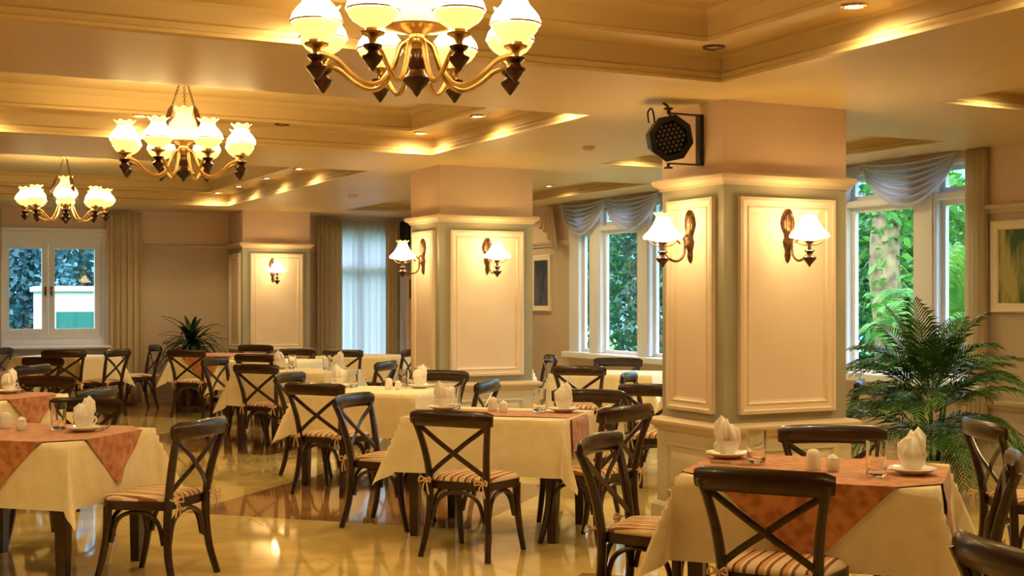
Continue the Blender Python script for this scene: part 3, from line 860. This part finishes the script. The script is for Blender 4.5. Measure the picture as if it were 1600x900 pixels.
# ------------------------------------------------------------------ wall sconces
def make_sconce():
    root = empty('wall_sconce'); BZ = M['bronze']
    b = MB()                                         # pointed leaf-shaped plate, modelled relief
    prof = [(.0,-.17),(.014,-.15),(.022,-.12),(.018,-.09),(.03,-.06),(.038,-.03),(.024,.0),(.03,.02),(.05,.06),(.056,.09),(.046,.13),(.024,.17),(.0,.20)]
    def leaf(u, v):
        i = u*(len(prof)-1); k = min(int(i), len(prof)-2); f = i-k
        w = prof[k][0]*(1-f)+prof[k+1][0]*f; z = prof[k][1]*(1-f)+prof[k+1][1]*f
        s = 2*v-1
        return (w*s, -.006-.028*math.sqrt(max(0,1-s*s))*min(1, w/.03)*(.8+.2*math.cos(9*s)), z)
    b.grid(leaf, 36, 12)
    b.add([(w*s_, .0, z) for w, z in prof for s_ in (-1,1)], [(2*k,2*k+2,2*k+3,2*k+1) for k in range(len(prof)-1)])
    b.build('back_plate', BZ, root, 60)
    b = MB(); b.tube(cat_rom([(0,-.02,.02),(0,-.05,-.0),(0,-.048,-.06),(0,-.06,-.12),(0,-.11,-.155),(0,-.17,-.14),(0,-.22,-.10)],5), .0085, 8, up=(1,0,0))
    b.tube(cat_rom([(0,-.04,-.07),(0,-.055,-.015),(0,-.085,.005),(0,-.105,-.02),(0,-.085,-.04)],5), .006, 7, up=(1,0,0))
    b.build('arm', BZ, root)
    c = (0,-.22,0)
    b = MB(); b.lathe([(.0,-.20),(.006,-.192),(.018,-.175),(.042,-.148),(.044,-.138),(.022,-.122),(.018,-.11),(.034,-.098),(.03,-.09),(.0,-.088)], 16, c); b.build('wooden_drop', M['wood_red'], root)
    b = MB(); b.lathe([(.0,-.09),(.012,-.088),(.011,-.055),(.03,-.04),(.034,-.032),(.0,-.03)], 14, c)
    for k in range(4):
        a = R(45+90*k); d = Vector((math.cos(a), math.sin(a), 0)); o = Vector(c)
        b.tube(cat_rom([o+d*.01+Vector((0,0,-.06)), o+d*.05+Vector((0,0,-.055)), o+d*.085+Vector((0,0,-.035)), o+d*.09+Vector((0,0,-.012))],4), .004, 5)
    b.build('lamp_holder', M['bronze'], root)
    b = MB(); b.open = 1
    b.lathe([(.120,-.012),(.125,-.004),(.118,.012),(.092,.04),(.066,.075),(.05,.105),(.042,.13)], 28, c, ruffle=lambda i,a: (.004*math.cos(14*a)*(i < 3), 0))
    b.lathe([(.03,-.03),(.085,-.018),(.120,-.012)], 28, c)
    sh = b.build('shade', M['opal_sconce'], root, 60)
    b = MB(); b.open = 1; b.lathe([(.042,.128),(.046,.14),(.062,.155)], 28, c, ruffle=lambda i,a: (.005*math.cos(8*a)*i/2,.006*math.cos(8*a)*i/2)); b.build('ruffled_rim', M['opal_top'], sh, 60)
    return root
sc0 = make_sconce(); first_sc = True
ZS = 1.90; CX = (PX0+PX1)/2
for (x, y, a, lab) in [(CX,PY[0][0]-.008,0,'bronze wall sconce on the broad face of the front pillar'),
        (PX0-.008,sum(PY[0])/2,-90,'bronze wall sconce on the narrow lit side of the front pillar'),
        (CX,PY[1][0]-.008,0,'bronze wall sconce on the broad face of the middle pillar'),
        (PX0-.008,sum(PY[1])/2,-90,'bronze wall sconce on the narrow side of the middle pillar, before the curtain'),
        (CX-.06,PY[2][0]-.008,0,'small-looking bronze wall sconce on the far pillar')]:
    c = sc0 if first_sc else copy_tree(sc0); first_sc = False
    c.location = (x, y, ZS); c.rotation_euler.z = R(a); tag(c, lab, 'wall lamp', 'bronze wall sconces')

# ------------------------------------------------------------------ recessed downlights
def make_downlight(lit):
    root = empty('recessed_downlight')
    b = MB(); b.open = 1; b.lathe([(.062,0),(.066,-.006),(.058,-.012),(.046,-.008),(.044,.0)], 20); b.build('trim_ring', M['brass'] if lit else M['bronze'], root)
    b = MB(); b.lathe([(.0,-.0075),(.03,-.0065),(.044,-.003)], 16); b.open = 1; b.build('lens', M['lens' if lit else 'lens_off'], root)
    if lit:
        l = bpy.data.lights.new('downlight_beam', 'SPOT'); l.energy = 24; l.color = (1,.74,.34); l.spot_size = R(168); l.spot_blend = 1; l.shadow_soft_size = .04
        o = bpy.data.objects.new('downlight_beam', l); COL.objects.link(o); o.parent = root; o.location = (0,0,-.02)
    return root
LZ = CEIL+.168
DL = [(4.34,4.92,1,'star-bright downlight above the front pillar at the top right'),
      (4.34,6.08,0,'unlit dark downlight at the near coffer corner, above the stage light'),
      (1.98,6.08,1,'downlight above the left shades of the nearest chandelier'),
      (4.33,10.36,1,'downlight in the right far corner of the second coffer'),
      (4.33,9.20,1,'downlight on the right ledge of the second coffer, under the big chandelier'),
      (1.97,10.36,1,'downlight on the far coffer ledge just above the middle chandelier left arm'),
      (3.10,10.33,0,'unlit downlight between the two nearer chandeliers'),
      (4.33,13.80,1,'rightmost bright downlight of the row in the far coffer'),
      (4.33,15.05,1,'second downlight from the right in the far coffer'),
      (4.33,16.30,1,'third downlight from the right in the far coffer'),
      (4.33,17.42,1,'leftmost downlight of the row in the far coffer, above the far pillar'),
      (7.55,14.00,1,'bright downlight in the bay between the middle pillar and the swags'),
      (7.55,9.30,1,'added downlight brightening the bay beyond the front pillar'),  # added to brighten the dark bay
      (7.55,5.20,1,'added downlight brightening the bay ceiling at the far right'),  # added lamp, lights the bay recess at the right
      (6.62,6.06,1,'added downlight brightening the far end of the bay ceiling recess at the right'),  # added close to the recess end face to light its mouldings
      (6.45,13.2,1,'added downlight on the inner ledge of the far bay recess'),  # extra lamp, added for the bay floor and wall
      (7.55,16.0,1,'added downlight farthest along the bay, near the far corner'),  # extra lamp, added for the far part of the bay
      (6.62,10.34,1,'added downlight on the inner ledge of the bay recess behind the front pillar'),  # added to light the recess face beyond the pillar
      (4.34,3.77,1,'added unseen downlight of the nearest coffer directly above the nearest table, outside the photo'),  # added to light the nearest table
      (-.25,4.92,1,'added unseen downlight on the left ledge of the nearest coffer, outside the photo'),  # unseen lamp added as foreground fill
      (-.25,6.08,1,'added unseen downlight at the far left corner of the nearest coffer, outside the photo'),  # unseen, added to lift the foreground
      (4.34,1.60,1,'added unseen downlight in the coffer above the viewer, right ledge, outside the photo'),  # unseen, added for light on the near tables
      (-.25,8.05,1,'added unseen downlight on the left ledge of the second coffer, outside the photo'),  # unseen, added as fill from the left ledge
      (6.45,5.20,1,'added downlight on the inner ledge of the bay ceiling at the right'),  # added to brighten the near bay recess
      (4.34,8.05,1,'downlight on the near right ledge of the second coffer'),
      (.80,10.33,1,'downlight on the far ledge of the second coffer at the left edge')]
pl = {0: None, 1: None}
for (x, y, lit, lab) in DL:
    if pl[lit] is None: c = pl[lit] = make_downlight(lit)
    else: c = copy_tree(pl[lit])
    c.location = (x, y, LZ if x < 5 else CEIL+.121); tag(c, lab, 'downlight', 'recessed downlights')
sd = None
for (x, y, lab) in [(5.41,9.34,'flat round smoke detector on the beam between front and middle pillars'),(5.39,15.0,'flat round smoke detector on the beam before the sheer curtain')]:
    if sd is None:
        sd = c = empty('smoke_detector')
        b = MB(); b.lathe([(.0,-.04),(.03,-.038),(.04,-.028),(.0,-.028)], 20); b.build('sensor', M['trim'], c)
        b = MB(); b.lathe([(.0,-.028),(.05,-.026),(.058,-.012),(.06,0),(.0,0)], 20); b.build('base', M['trim'], c)
    else: c = copy_tree(sd)
    c.location = (x, y, CEIL); tag(c, lab, 'smoke detector', 'smoke detectors')

# ------------------------------------------------------------------ stage light on the front pillar
root = empty('stage_light', (4.63, 6.98, 2.525)); BK = M['black']
tag(root, 'black LED stage can light in a yoke high on the front pillar', 'stage light')
yk = MB()
yk.cbox(.225,.258,-.025,.025,-.165,.165,.003)
for z in (-.16,.16): yk.tube([(.24,0,z),(.02,0,z),(0,0,z)], [(.018,.004)]*3, 4, up=(0,0,1))
yk.build('yoke', BK, root, 0)
for z, s in ((.16,1),(-.16,-1)):
    b = MB(); b.lathe([(.0,z-.005*s),(.01,z),(.01,z+.02*s),(.028,z+.024*s),(.03,z+.034*s),(.0,z+.036*s)], 12); b.build('knob', BK, root)
rot = Vector((0,0,1)).rotation_difference(Vector((-.22,-.96,-.10))).to_matrix().to_4x4()
b = MB(); b.open = 1
b.lathe([(.09,-.14),(.115,-.12),(.125,-.02),(.125,.03),(.152,.035),(.152,.055),(.115,.06),(.113,.03)], 8, a0=R(22.5)); b.lathe([(.0,-.14),(.09,-.14)], 8, a0=R(22.5))
can = b.xf(rot).build('can', BK, root, 30)
b = MB(); b.lathe([(.0,.036),(.114,.036)], 24); b.xf(rot).build('lens_plate', M['black_gloss'], can)
b = MB()
for q in range(-3, 4):
    for r_ in range(-3, 4):
        if abs(q+r_) > 3: continue
        b.lathe([(.011,.036),(.009,.042),(.0,.044)], 8, (.031*(q+r_/2), .031*.866*r_, 0))
b.xf(rot).build('led_lenses', M['glow_led'], can)
b = MB(); b.tube(cat_rom([(-.05,.08,.10),(-.07,.07,.17),(-.10,.05,.19),(-.13,.04,.16),(-.11,.06,.10)],6), .006, 6)
b.tube(cat_rom([(.03,.02,.13),(.02,.03,.20),(.0,.06,.235)],5), .008, 6); b.build('cable', BK, root)

# ------------------------------------------------------------------ curtains
def drape(name, x0, x1, y, z0, z1, folds, amp, m, label, along='x', group=None, waist=None):
    b = MB()
    def f(u, v):
        t = u; k = 1.0
        if waist: k = 1-waist*math.sin(PI*min(1, (1-v)*1.3))*.5
        s = x0+(x1-x0)*t if not waist else (x0+x1)/2+(x1-x0)*(t-.5)*k
        d = amp*math.sin(2*PI*folds*t+.7*math.sin(5*t))*(.55+.45*(1-v))+.25*amp*math.sin(2*PI*folds*2.7*t+1)
        z = z0+(z1-z0)*v
        return (s, y+d, z) if along == 'x' else (y+d, s, z)
    b.grid(f, int(folds*14), 12)
    o = b.build(name, m, smooth=180)
    md = o.modifiers.new('thickness', 'SOLIDIFY'); md.thickness = .004
    tag(o, label, 'curtain', group); return o
drape('curtain_drape', 3.14, 3.62, FY-.10, .02, 2.73, 6, .028, M['drape'], 'pale gold floor-length drape right of the casement window')
drape('curtain_drape', 1.32, 1.76, FY-.10, .02, 2.73, 6, .028, M['drape'], 'pale gold drape at the very left edge beside the casement window')
drape('curtain_drape', 6.22, 6.60, FY-.12, .02, 2.72, 5, .028, M['drape'], 'brownish drape at the left of the sheer white curtain')
drape('curtain_drape', 7.32, 7.50, FY-.12, .02, 2.72, 3, .025, M['drape'], 'narrow brownish drape at the right of the sheer white curtain')
drape('sheer_curtain', 6.42, 7.42, FY-.05, .02, 2.70, 9, .020, M['sheer'], 'sheer white curtain glowing with daylight between the pillars')
drape('curtain_drape', WY0-.06, WY0+.16, WX-.05, .30, CEIL-.005, 5, .026, M['drape'], 'gold side drape by the swag, against the right wall', 'y')

def swag(y0, y1, label):
    b = MB(); rows = 26; cols = 24
    def f(u, v):
        k = v; ys = y0+(y1-y0)*u
        sag = math.sin(PI*u)**.85
        gather = .10*k*(1-sag)
        yy = ys + (0.5-u)*.10*k*(1-sag)
        z = CEIL-.012-gather-sag*(.045+.385*k)
        d = .03+.012*sag+ (.042*sag+.006)*math.sin(2*PI*6.3*k+1.1*math.sin(PI*u)) + .05*sag*k*(1-k)
        return (WX-.025-d, yy, z)
    b.grid(f, cols, 60)
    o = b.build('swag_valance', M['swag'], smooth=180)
    md = o.modifiers.new('thickness', 'SOLIDIFY'); md.thickness = .004
    tag(o, label, 'curtain', 'swag valances over the garden windows'); return o
SY = [8.18,9.36,10.53,11.66,12.80,14.02,15.16]
SL = ['grey-lilac swag right of the front pillar, largest in view','swag behind the front pillar, only its tip showing at the pillar edge',
      'swag hidden behind the front pillar, third from the right wall','swag just left of the front pillar behind its sconce',
      'right one of two whole swags between the pillars','left one of two whole swags between the pillars']
for k in range(6): swag(SY[k], SY[k+1], SL[k])
def jabot(y, label, m='drape'):
    b = MB()
    def f(u, v):
        w = .06+.20*v**.8
        return (WX-.10-.035*math.sin(2*PI*4*u+.8*v)*(.4+.6*v), y-w+2*w*u, CEIL-.01-(.46+.16*math.cos(PI*u))*v)
    b.grid(f, 40, 12); o = b.build('swag_tail', M[m], smooth=180)
    md = o.modifiers.new('thickness', 'SOLIDIFY'); md.thickness = .004
    tag(o, label, 'curtain')
jabot(15.38, 'golden pleated tail at the far end of the swags, beside the middle pillar')

# ------------------------------------------------------------------ pictures
def picture(y0, y1, z0, z1, label, cols, seed):
    p = empty('framed_picture', (WX-.02, (y0+y1)/2, z0)); tag(p, label, 'picture', None)
    w, h = (y1-y0)/2, z1-z0; fw = .075
    b = MB(); 
    rings = []
    for d, t in ((0,0),(0,.03),(.012,.036),(.03,.03),(fw-.01,.026),(fw,.016),(fw,.004)):
        rings.append([(.02-t,-w+d,d),(.02-t,w-d,d),(.02-t,w-d,h-d),(.02-t,-w+d,h-d)])
    for a, c in zip(rings, rings[1:]): b.add(a+c, [(k,4+k,4+(k+1)%4,(k+1)%4) for k in range(4)])
    b.build('frame', M['frame_white'], p, 0)
    m = mat('print_'+str(seed), cols[0], .35)
    vary(m, cols[0], cols[1], 3, 3, (1,2.5,.7), lo=.42, hi=.58)
    b = MB(); b.box(.008,.018,-w+fw-.004,w-fw+.004,fw-.004,h-fw+.004); b.build('print', m, p, 0)
picture(7.18,7.84,1.39,2.14,'white-framed green picture on the right wall by the gold drape',((.03,.10,.02),(.42,.36,.12)),1)
picture(15.50,16.06,1.33,2.10,'small white-framed dark picture beside the middle pillar',((.02,.018,.016),(.09,.075,.06)),2)

# ------------------------------------------------------------------ air conditioner and loudspeaker in the far corner
ac = empty('air_conditioner', (7.83, FY-.20, 0)); tag(ac, 'tall floor-standing air conditioner with black grille left of the middle pillar', 'air conditioner')
b = MB(); b.cbox(-.26,.26,-.16,.16,.06,1.86,.02); b.build('cabinet', M['wall_up'], ac, 0)
b = MB(); b.cbox(-.25,.25,-.15,.15,0,.06,.005); b.build('plinth', M['black'], ac, 0)
b = MB(); b.box(-.22,.22,-.168,-.158,1.50,1.80)
for k in range(7): b.box(-.215,.215,-.182,-.166,1.515+.042*k,1.53+.042*k)
b.build('grille', M['black'], ac, 0)
b = MB(); b.box(-.22,.22,-.165,-.158,.15,.62)
for k in range(9): b.box(-.21,.21,-.172,-.163,.18+.048*k,.205+.048*k)
b.build('intake_grille', M['trim'], ac, 0)
sp = empty('loudspeaker', (7.78, FY-.17, 2.33)); tag(sp, 'black wall loudspeaker high in the far corner above the air conditioner', 'loudspeaker')
b = MB(); b.cbox(-.2,.2,-.14,.14,0,.38,.012); b.build('cabinet', M['black'], sp, 0)
b = MB(); b.box(-.18,.18,-.15,-.139,.02,.36); b.build('grille', M['black_gloss'], sp, 0)
b = MB(); b.box(-.05,.05,.14,.175,.1,.28); b.build('bracket', M['steel'], sp, 0)

# ------------------------------------------------------------------ plants
def frond_mesh(L, el, droop, lmax, nl, rnd, lw=.016, fan=0):
    """feather frond rising along +X"""
    b = MB(); pts = []; p = Vector((0,0,0)); a = el; n = 14
    for i in range(n+1):
        pts.append(p.copy()); p = p+Vector((math.cos(a),0,math.sin(a)))*(L/n); a -= droop/n*(.4+1.2*i/n)
    b.tube(pts, [.006*(1-.75*i/n) for i in range(n+1)], 5, up=(0,1,0))
    for i in range(nl):
        t = .22+.78*i/(nl-1); q = t*n; k = min(int(q), n-1); f = q-k
        o = pts[k].lerp(pts[k+1], f); d = (pts[k+1]-pts[k]).normalized()
        l = lmax*(.35+.65*math.sin(PI*min(1, .12+t*.85)))
        upv = Vector((0,1,0)).cross(d)*-1
        if upv.z < 0: upv = -upv
        for s in (-1, 1):
            dr = (Vector((0,s,0))*.8+d*(.62+.5*t)+upv*rnd.uniform(.02,.22)).normalized()
            m = o+dr*l*.5; e = o+dr*l+Vector((0,0,-l*rnd.uniform(.16,.34)))
            w = d*lw*.5*(1-.35*t)
            b.add([o-w*.5, m-w+Vector((0,0,.004)), e, m+w+Vector((0,0,.004)), o+w*.5], [(0,1,3,4),(1,2,3)])
    return b
rnd = random.Random(3)
pp = empty('potted_palm', (7.18, 7.30, 0)); tag(pp, 'bushy indoor palm in a pale pot before the garden window', 'potted plant')
b = MB(); b.lathe([(.0,0),(.15,0),(.165,.03),(.20,.26),(.215,.29),(.215,.31),(.195,.31),(.185,.27),(.0,.265)], 28); b.build('pot', M['pot'], pp)
b = MB(); b.lathe([(.0,.28),(.12,.276),(.188,.27)], 20); b.build('soil', M['soil'], pp)
b = MB()
for k in range(9):
    a = rnd.uniform(0,6.28); r_ = rnd.uniform(.02,.10)
    b.tube(cat_rom([(r_*math.cos(a),r_*math.sin(a),.27),(r_*1.4*math.cos(a),r_*1.4*math.sin(a),.5),(r_*2*math.cos(a),r_*2*math.sin(a),.75)],3), [.009]*7, 6)
b.build('stems', M['leaf_in'], pp)
for k in range(70):
    tier = k/70
    L = rnd.uniform(.52,.80)*(1 if tier < .92 else .85); el = R(rnd.uniform(-5,35)) if tier < .45 else R(rnd.uniform(30,62)) if tier < .92 else R(rnd.uniform(66,86))
    o = frond_mesh(L, el, R(rnd.uniform(45,95)) if tier < .92 else R(rnd.uniform(18,45)), .24, 20, rnd, .028).build('frond', M['leaf_in'], pp, 0)
    a = k*2.39996+rnd.uniform(-.2,.2); z = .42+.50*tier*1.0+rnd.uniform(-.06,.06)
    o.location = (.05*math.cos(a), .05*math.sin(a), min(z, .95)); o.rotation_euler.z = a

sp_ = empty('strap_leaf_plant', (4.20, 18.36, 0)); tag(sp_, 'dark spiky strap-leaf plant in the far corner beside the far pillar', 'potted plant')
b = MB(); b.lathe([(.0,0),(.17,0),(.2,.3),(.22,.42),(.2,.42),(.18,.36),(.0,.35)], 24); b.build('pot', M['wood_red'], sp_)
b = MB(); b.tube([(0,0,.35),(.01,0,.6),(0,.01,.92)], [.045,.04,.035], 8); b.build('stem', M['bark'], sp_)
for k in range(76):
    b = MB(); L = rnd.uniform(.44,.62); a = R(rnd.uniform(-10,80)); dr = R(rnd.uniform(40,110)); n = 9
    p = Vector((0,0,0)); row = []
    for i in range(n+1):
        w = .036*math.sin(PI*min(1,.25+.75*i/n))**.8+.001
        row.append((p.copy(), w)); p = p+Vector((math.cos(a),0,math.sin(a)))*(L/n); a -= dr/n
    vs = [q+Vector((0,s*w,(.006 if s else 0))) for q, w in row for s in (-1,0,1)]
    b.add(vs, [(3*i+j,3*i+3+j,3*i+4+j,3*i+1+j) for i in range(n) for j in (0,1)])
    o = b.build('leaf', M['leaf_dark'], sp_, 60); o.location = (0,0,.74+.2*rnd.random()); o.rotation_euler.z = k*2.39996

# ------------------------------------------------------------------ garden outside
b = MB(); b.add([(8.7,-6,-.35),(40,-6,-.35),(40,60,-.35),(8.7,60,-.35)], [(0,1,2,3)]); b.add([(-20,19.3,-.35),(8.7,19.3,-.35),(8.7,60,-.35),(-20,60,-.35)], [(0,1,2,3)])
struct(b.build('lawn', M['lawn'], smooth=0))
def leaf_cloud(rnd, n, rad, size):
    b = MB()
    blobs = [(Vector((rnd.gauss(0,.45)*rad[0], rnd.gauss(0,.45)*rad[1], rnd.gauss(0,.42)*rad[2])), rnd.uniform(.35,.6)) for _ in range(16)]
    for _ in range(n):
        c, s = rnd.choice(blobs)
        d = Vector((rnd.gauss(0,1),rnd.gauss(0,1),rnd.gauss(0,1))).normalized()
        p = c+Vector((d.x*rad[0],d.y*rad[1],d.z*rad[2]))*s*rnd.uniform(.65,1.05)
        a = Vector((rnd.gauss(0,1),rnd.gauss(0,1),rnd.gauss(-.3,.6))).normalized()
        w = a.cross(d+Vector((.01,.02,.03))).normalized(); l = size*rnd.uniform(.6,1.3)
        b.add([p, p+a*l*.5+w*l*.28, p+a*l-Vector((0,0,l*.15)), p+a*l*.5-w*l*.28], [(0,1,2,3)])
    return b
def tree(x, y, zc, rad, n, size, m, label, seed, trunk=.12):
    rnd = random.Random(seed); t = empty('garden_tree', (x, y, -.35)); tag(t, label, 'tree', 'trees beyond the windows')
    leaf_cloud(rnd, n, rad, size).build('crown', M[m], t, 0).location = (0,0,zc+.35)
    b = MB(); b.tube(cat_rom([(0,0,0),(.05,.04,(zc+.35)*.4),(-.03,.02,(zc+.35)*.75),(0,0,zc+.35)],4), [trunk*(1-.4*i/12) for i in range(13)], 8); b.build('trunk', M['bark'], t)
tree(13.2,14.3,2.0,(1.0,1.0,1.8),3800,.14,'leafA','leafy tree beyond the right-hand window, behind the pale trunk',1)
tree(13.8,16.6,2.0,(1.2,1.1,1.9),2600,.20,'leafB','deep green tree hidden past the front pillar',2)
tree(12.5,19.2,1.9,(.9,1.0,2.0),3200,.15,'leafB','dark leafy tree seen between the pillars, through the wider pane',3)
tree(12.3,21.9,1.9,(.9,1.1,2.0),3200,.15,'leafA','bright leafy tree seen between the pillars, through the narrow pane',4)
tree(14.6,25.0,2.2,(1.6,1.8,2.3),2200,.24,'leafB','tall tree farthest back beyond the bay windows',5)
tree(15.0,14.2,1.9,(1.2,1.2,1.9),2200,.22,'leafC','bright green tree behind the garden palm',6)
tree(17.6,19.4,2.4,(1.5,1.6,2.3),2200,.26,'leafA','tall tree behind the right-hand window, farthest layer',8)
tree(10.6,13.9,.55,(.5,.6,.75),1200,.14,'leafC','low bright bush under the windows behind the front pillar',9,.05)
tree(3.02,27.6,1.9,(.62,.6,1.7),3000,.17,'leafD','bluish tree seen in the left casement pane',10)
tree(4.5,30.2,2.6,(.95,.9,1.7),3000,.17,'leafD','bluish tree above the white shed in the right casement pane',11)
# trunk of a tall old tree
t = empty('old_tree', (11.15, 12.02, -.35)); tag(t, 'thick pale old tree trunk with ivy beyond the right-hand window', 'tree')
b = MB(); b.tube(cat_rom([(0,0,0),(.05,0,1.2),(-.03,.05,2.3),(.12,.1,3.4),(.2,.2,4.6)],4), [.22-.005*i for i in range(17)], 12); b.build('trunk', M['bark'], t)
leaf_cloud(random.Random(20), 500, (.42,.42,1.2), .14).build('ivy', M['leafC'], t, 0).location = (-.05,-.05,2.4)
# garden palms
def gpalm(x, y, h, n, L, label, seed, el0, el1, m='leafC'):
    rnd = random.Random(seed); t = empty('garden_palm', (x, y, -.35)); tag(t, label, 'palm', 'palms beyond the window')
    b = MB(); b.tube([(0,0,0),(.03,0,h*.5),(0,.02,h)], [.11,.09,.07], 8); b.build('trunk', M['bark'], t)
    for k in range(n):
        o = frond_mesh(L*rnd.uniform(.8,1.1), R(rnd.uniform(el0,el1)), R(rnd.uniform(40,95)), .42, 26, rnd, .045).build('frond', M[m], t, 0)
        o.location = (0,0,h); o.rotation_euler.z = k*2.39996
gpalm(10.45,10.2,1.5,20,1.05,'fan of bright palm fronds in the pane by the gold drape',31,20,85)
gpalm(10.05,11.35,.7,14,.8,'low palm with drooping fronds under the right-hand window',32,10,60)
# white shed with a teal door
sh = empty('garden_shed', (3.62, 24.6, -.35)); tag(sh, 'white garden shed with a teal door seen through the right casement pane', 'shed')
b = MB(); b.box(-.62,.95,0,1.6,0,1.98); b.build('walls', M['render'], sh, 0)
b = MB(); b.cbox(-.68,1.0,-.06,1.66,1.98,2.08,.01); b.build('roof', M['render'], sh, 0)
b = MB(); b.cbox(-.42,.80,-.04,.005,.05,1.62,.01)
for k in range(4): b.box(-.40+.30*k,-.38+.30*k,-.05,-.03,.06,1.6)
b.build('door', M['teal'], sh, 0)

# ------------------------------------------------------------------ light
wd = bpy.data.worlds.new('sky'); SC.world = wd; wd.use_nodes = True
N, L = wd.node_tree.nodes, wd.node_tree.links
tc = N.new('ShaderNodeTexCoord'); sx = N.new('ShaderNodeSeparateXYZ'); L.new(tc.outputs['Generated'], sx.inputs[0])
cr = N.new('ShaderNodeValToRGB'); cr.color_ramp.elements[0].position = 0; cr.color_ramp.elements[0].color = (.08,.20,.31,1)
cr.color_ramp.elements[1].position = .60; cr.color_ramp.elements[1].color = (1,1.1,1.2,1)
e_ = cr.color_ramp.elements.new(.16); e_.color = (.10,.23,.36,1)
L.new(sx.outputs[2], cr.inputs[0]); L.new(cr.outputs[0], N['Background'].inputs[0]); N['Background'].inputs[1].default_value = 3.2
sun = bpy.data.lights.new('sun', 'SUN'); sun.energy = .9; sun.angle = R(3); sun.color = (1,.95,.86)
so = bpy.data.objects.new('sun', sun); COL.objects.link(so); so.rotation_euler = (R(28), R(-42), 0); so.location = (-6,-8,14)

# ------------------------------------------------------------------ camera
cam = bpy.data.cameras.new('camera'); co = bpy.data.objects.new('camera', cam); COL.objects.link(co)
cam.sensor_width = 36; cam.lens = 36*2035/1600; cam.shift_y = 17/1600
cam.clip_start = .05; cam.clip_end = 200
co.location = (0,0,1.5); co.rotation_euler = (R(90), 0, R(-26.709))
SC.camera = co
vs = SC.view_settings
vs.view_transform = 'Standard'; vs.look = 'None'; vs.gamma = 1; vs.use_curve_mapping = False; vs.exposure = 1.5
SC.cycles.max_bounces = 8; SC.cycles.diffuse_bounces = 4
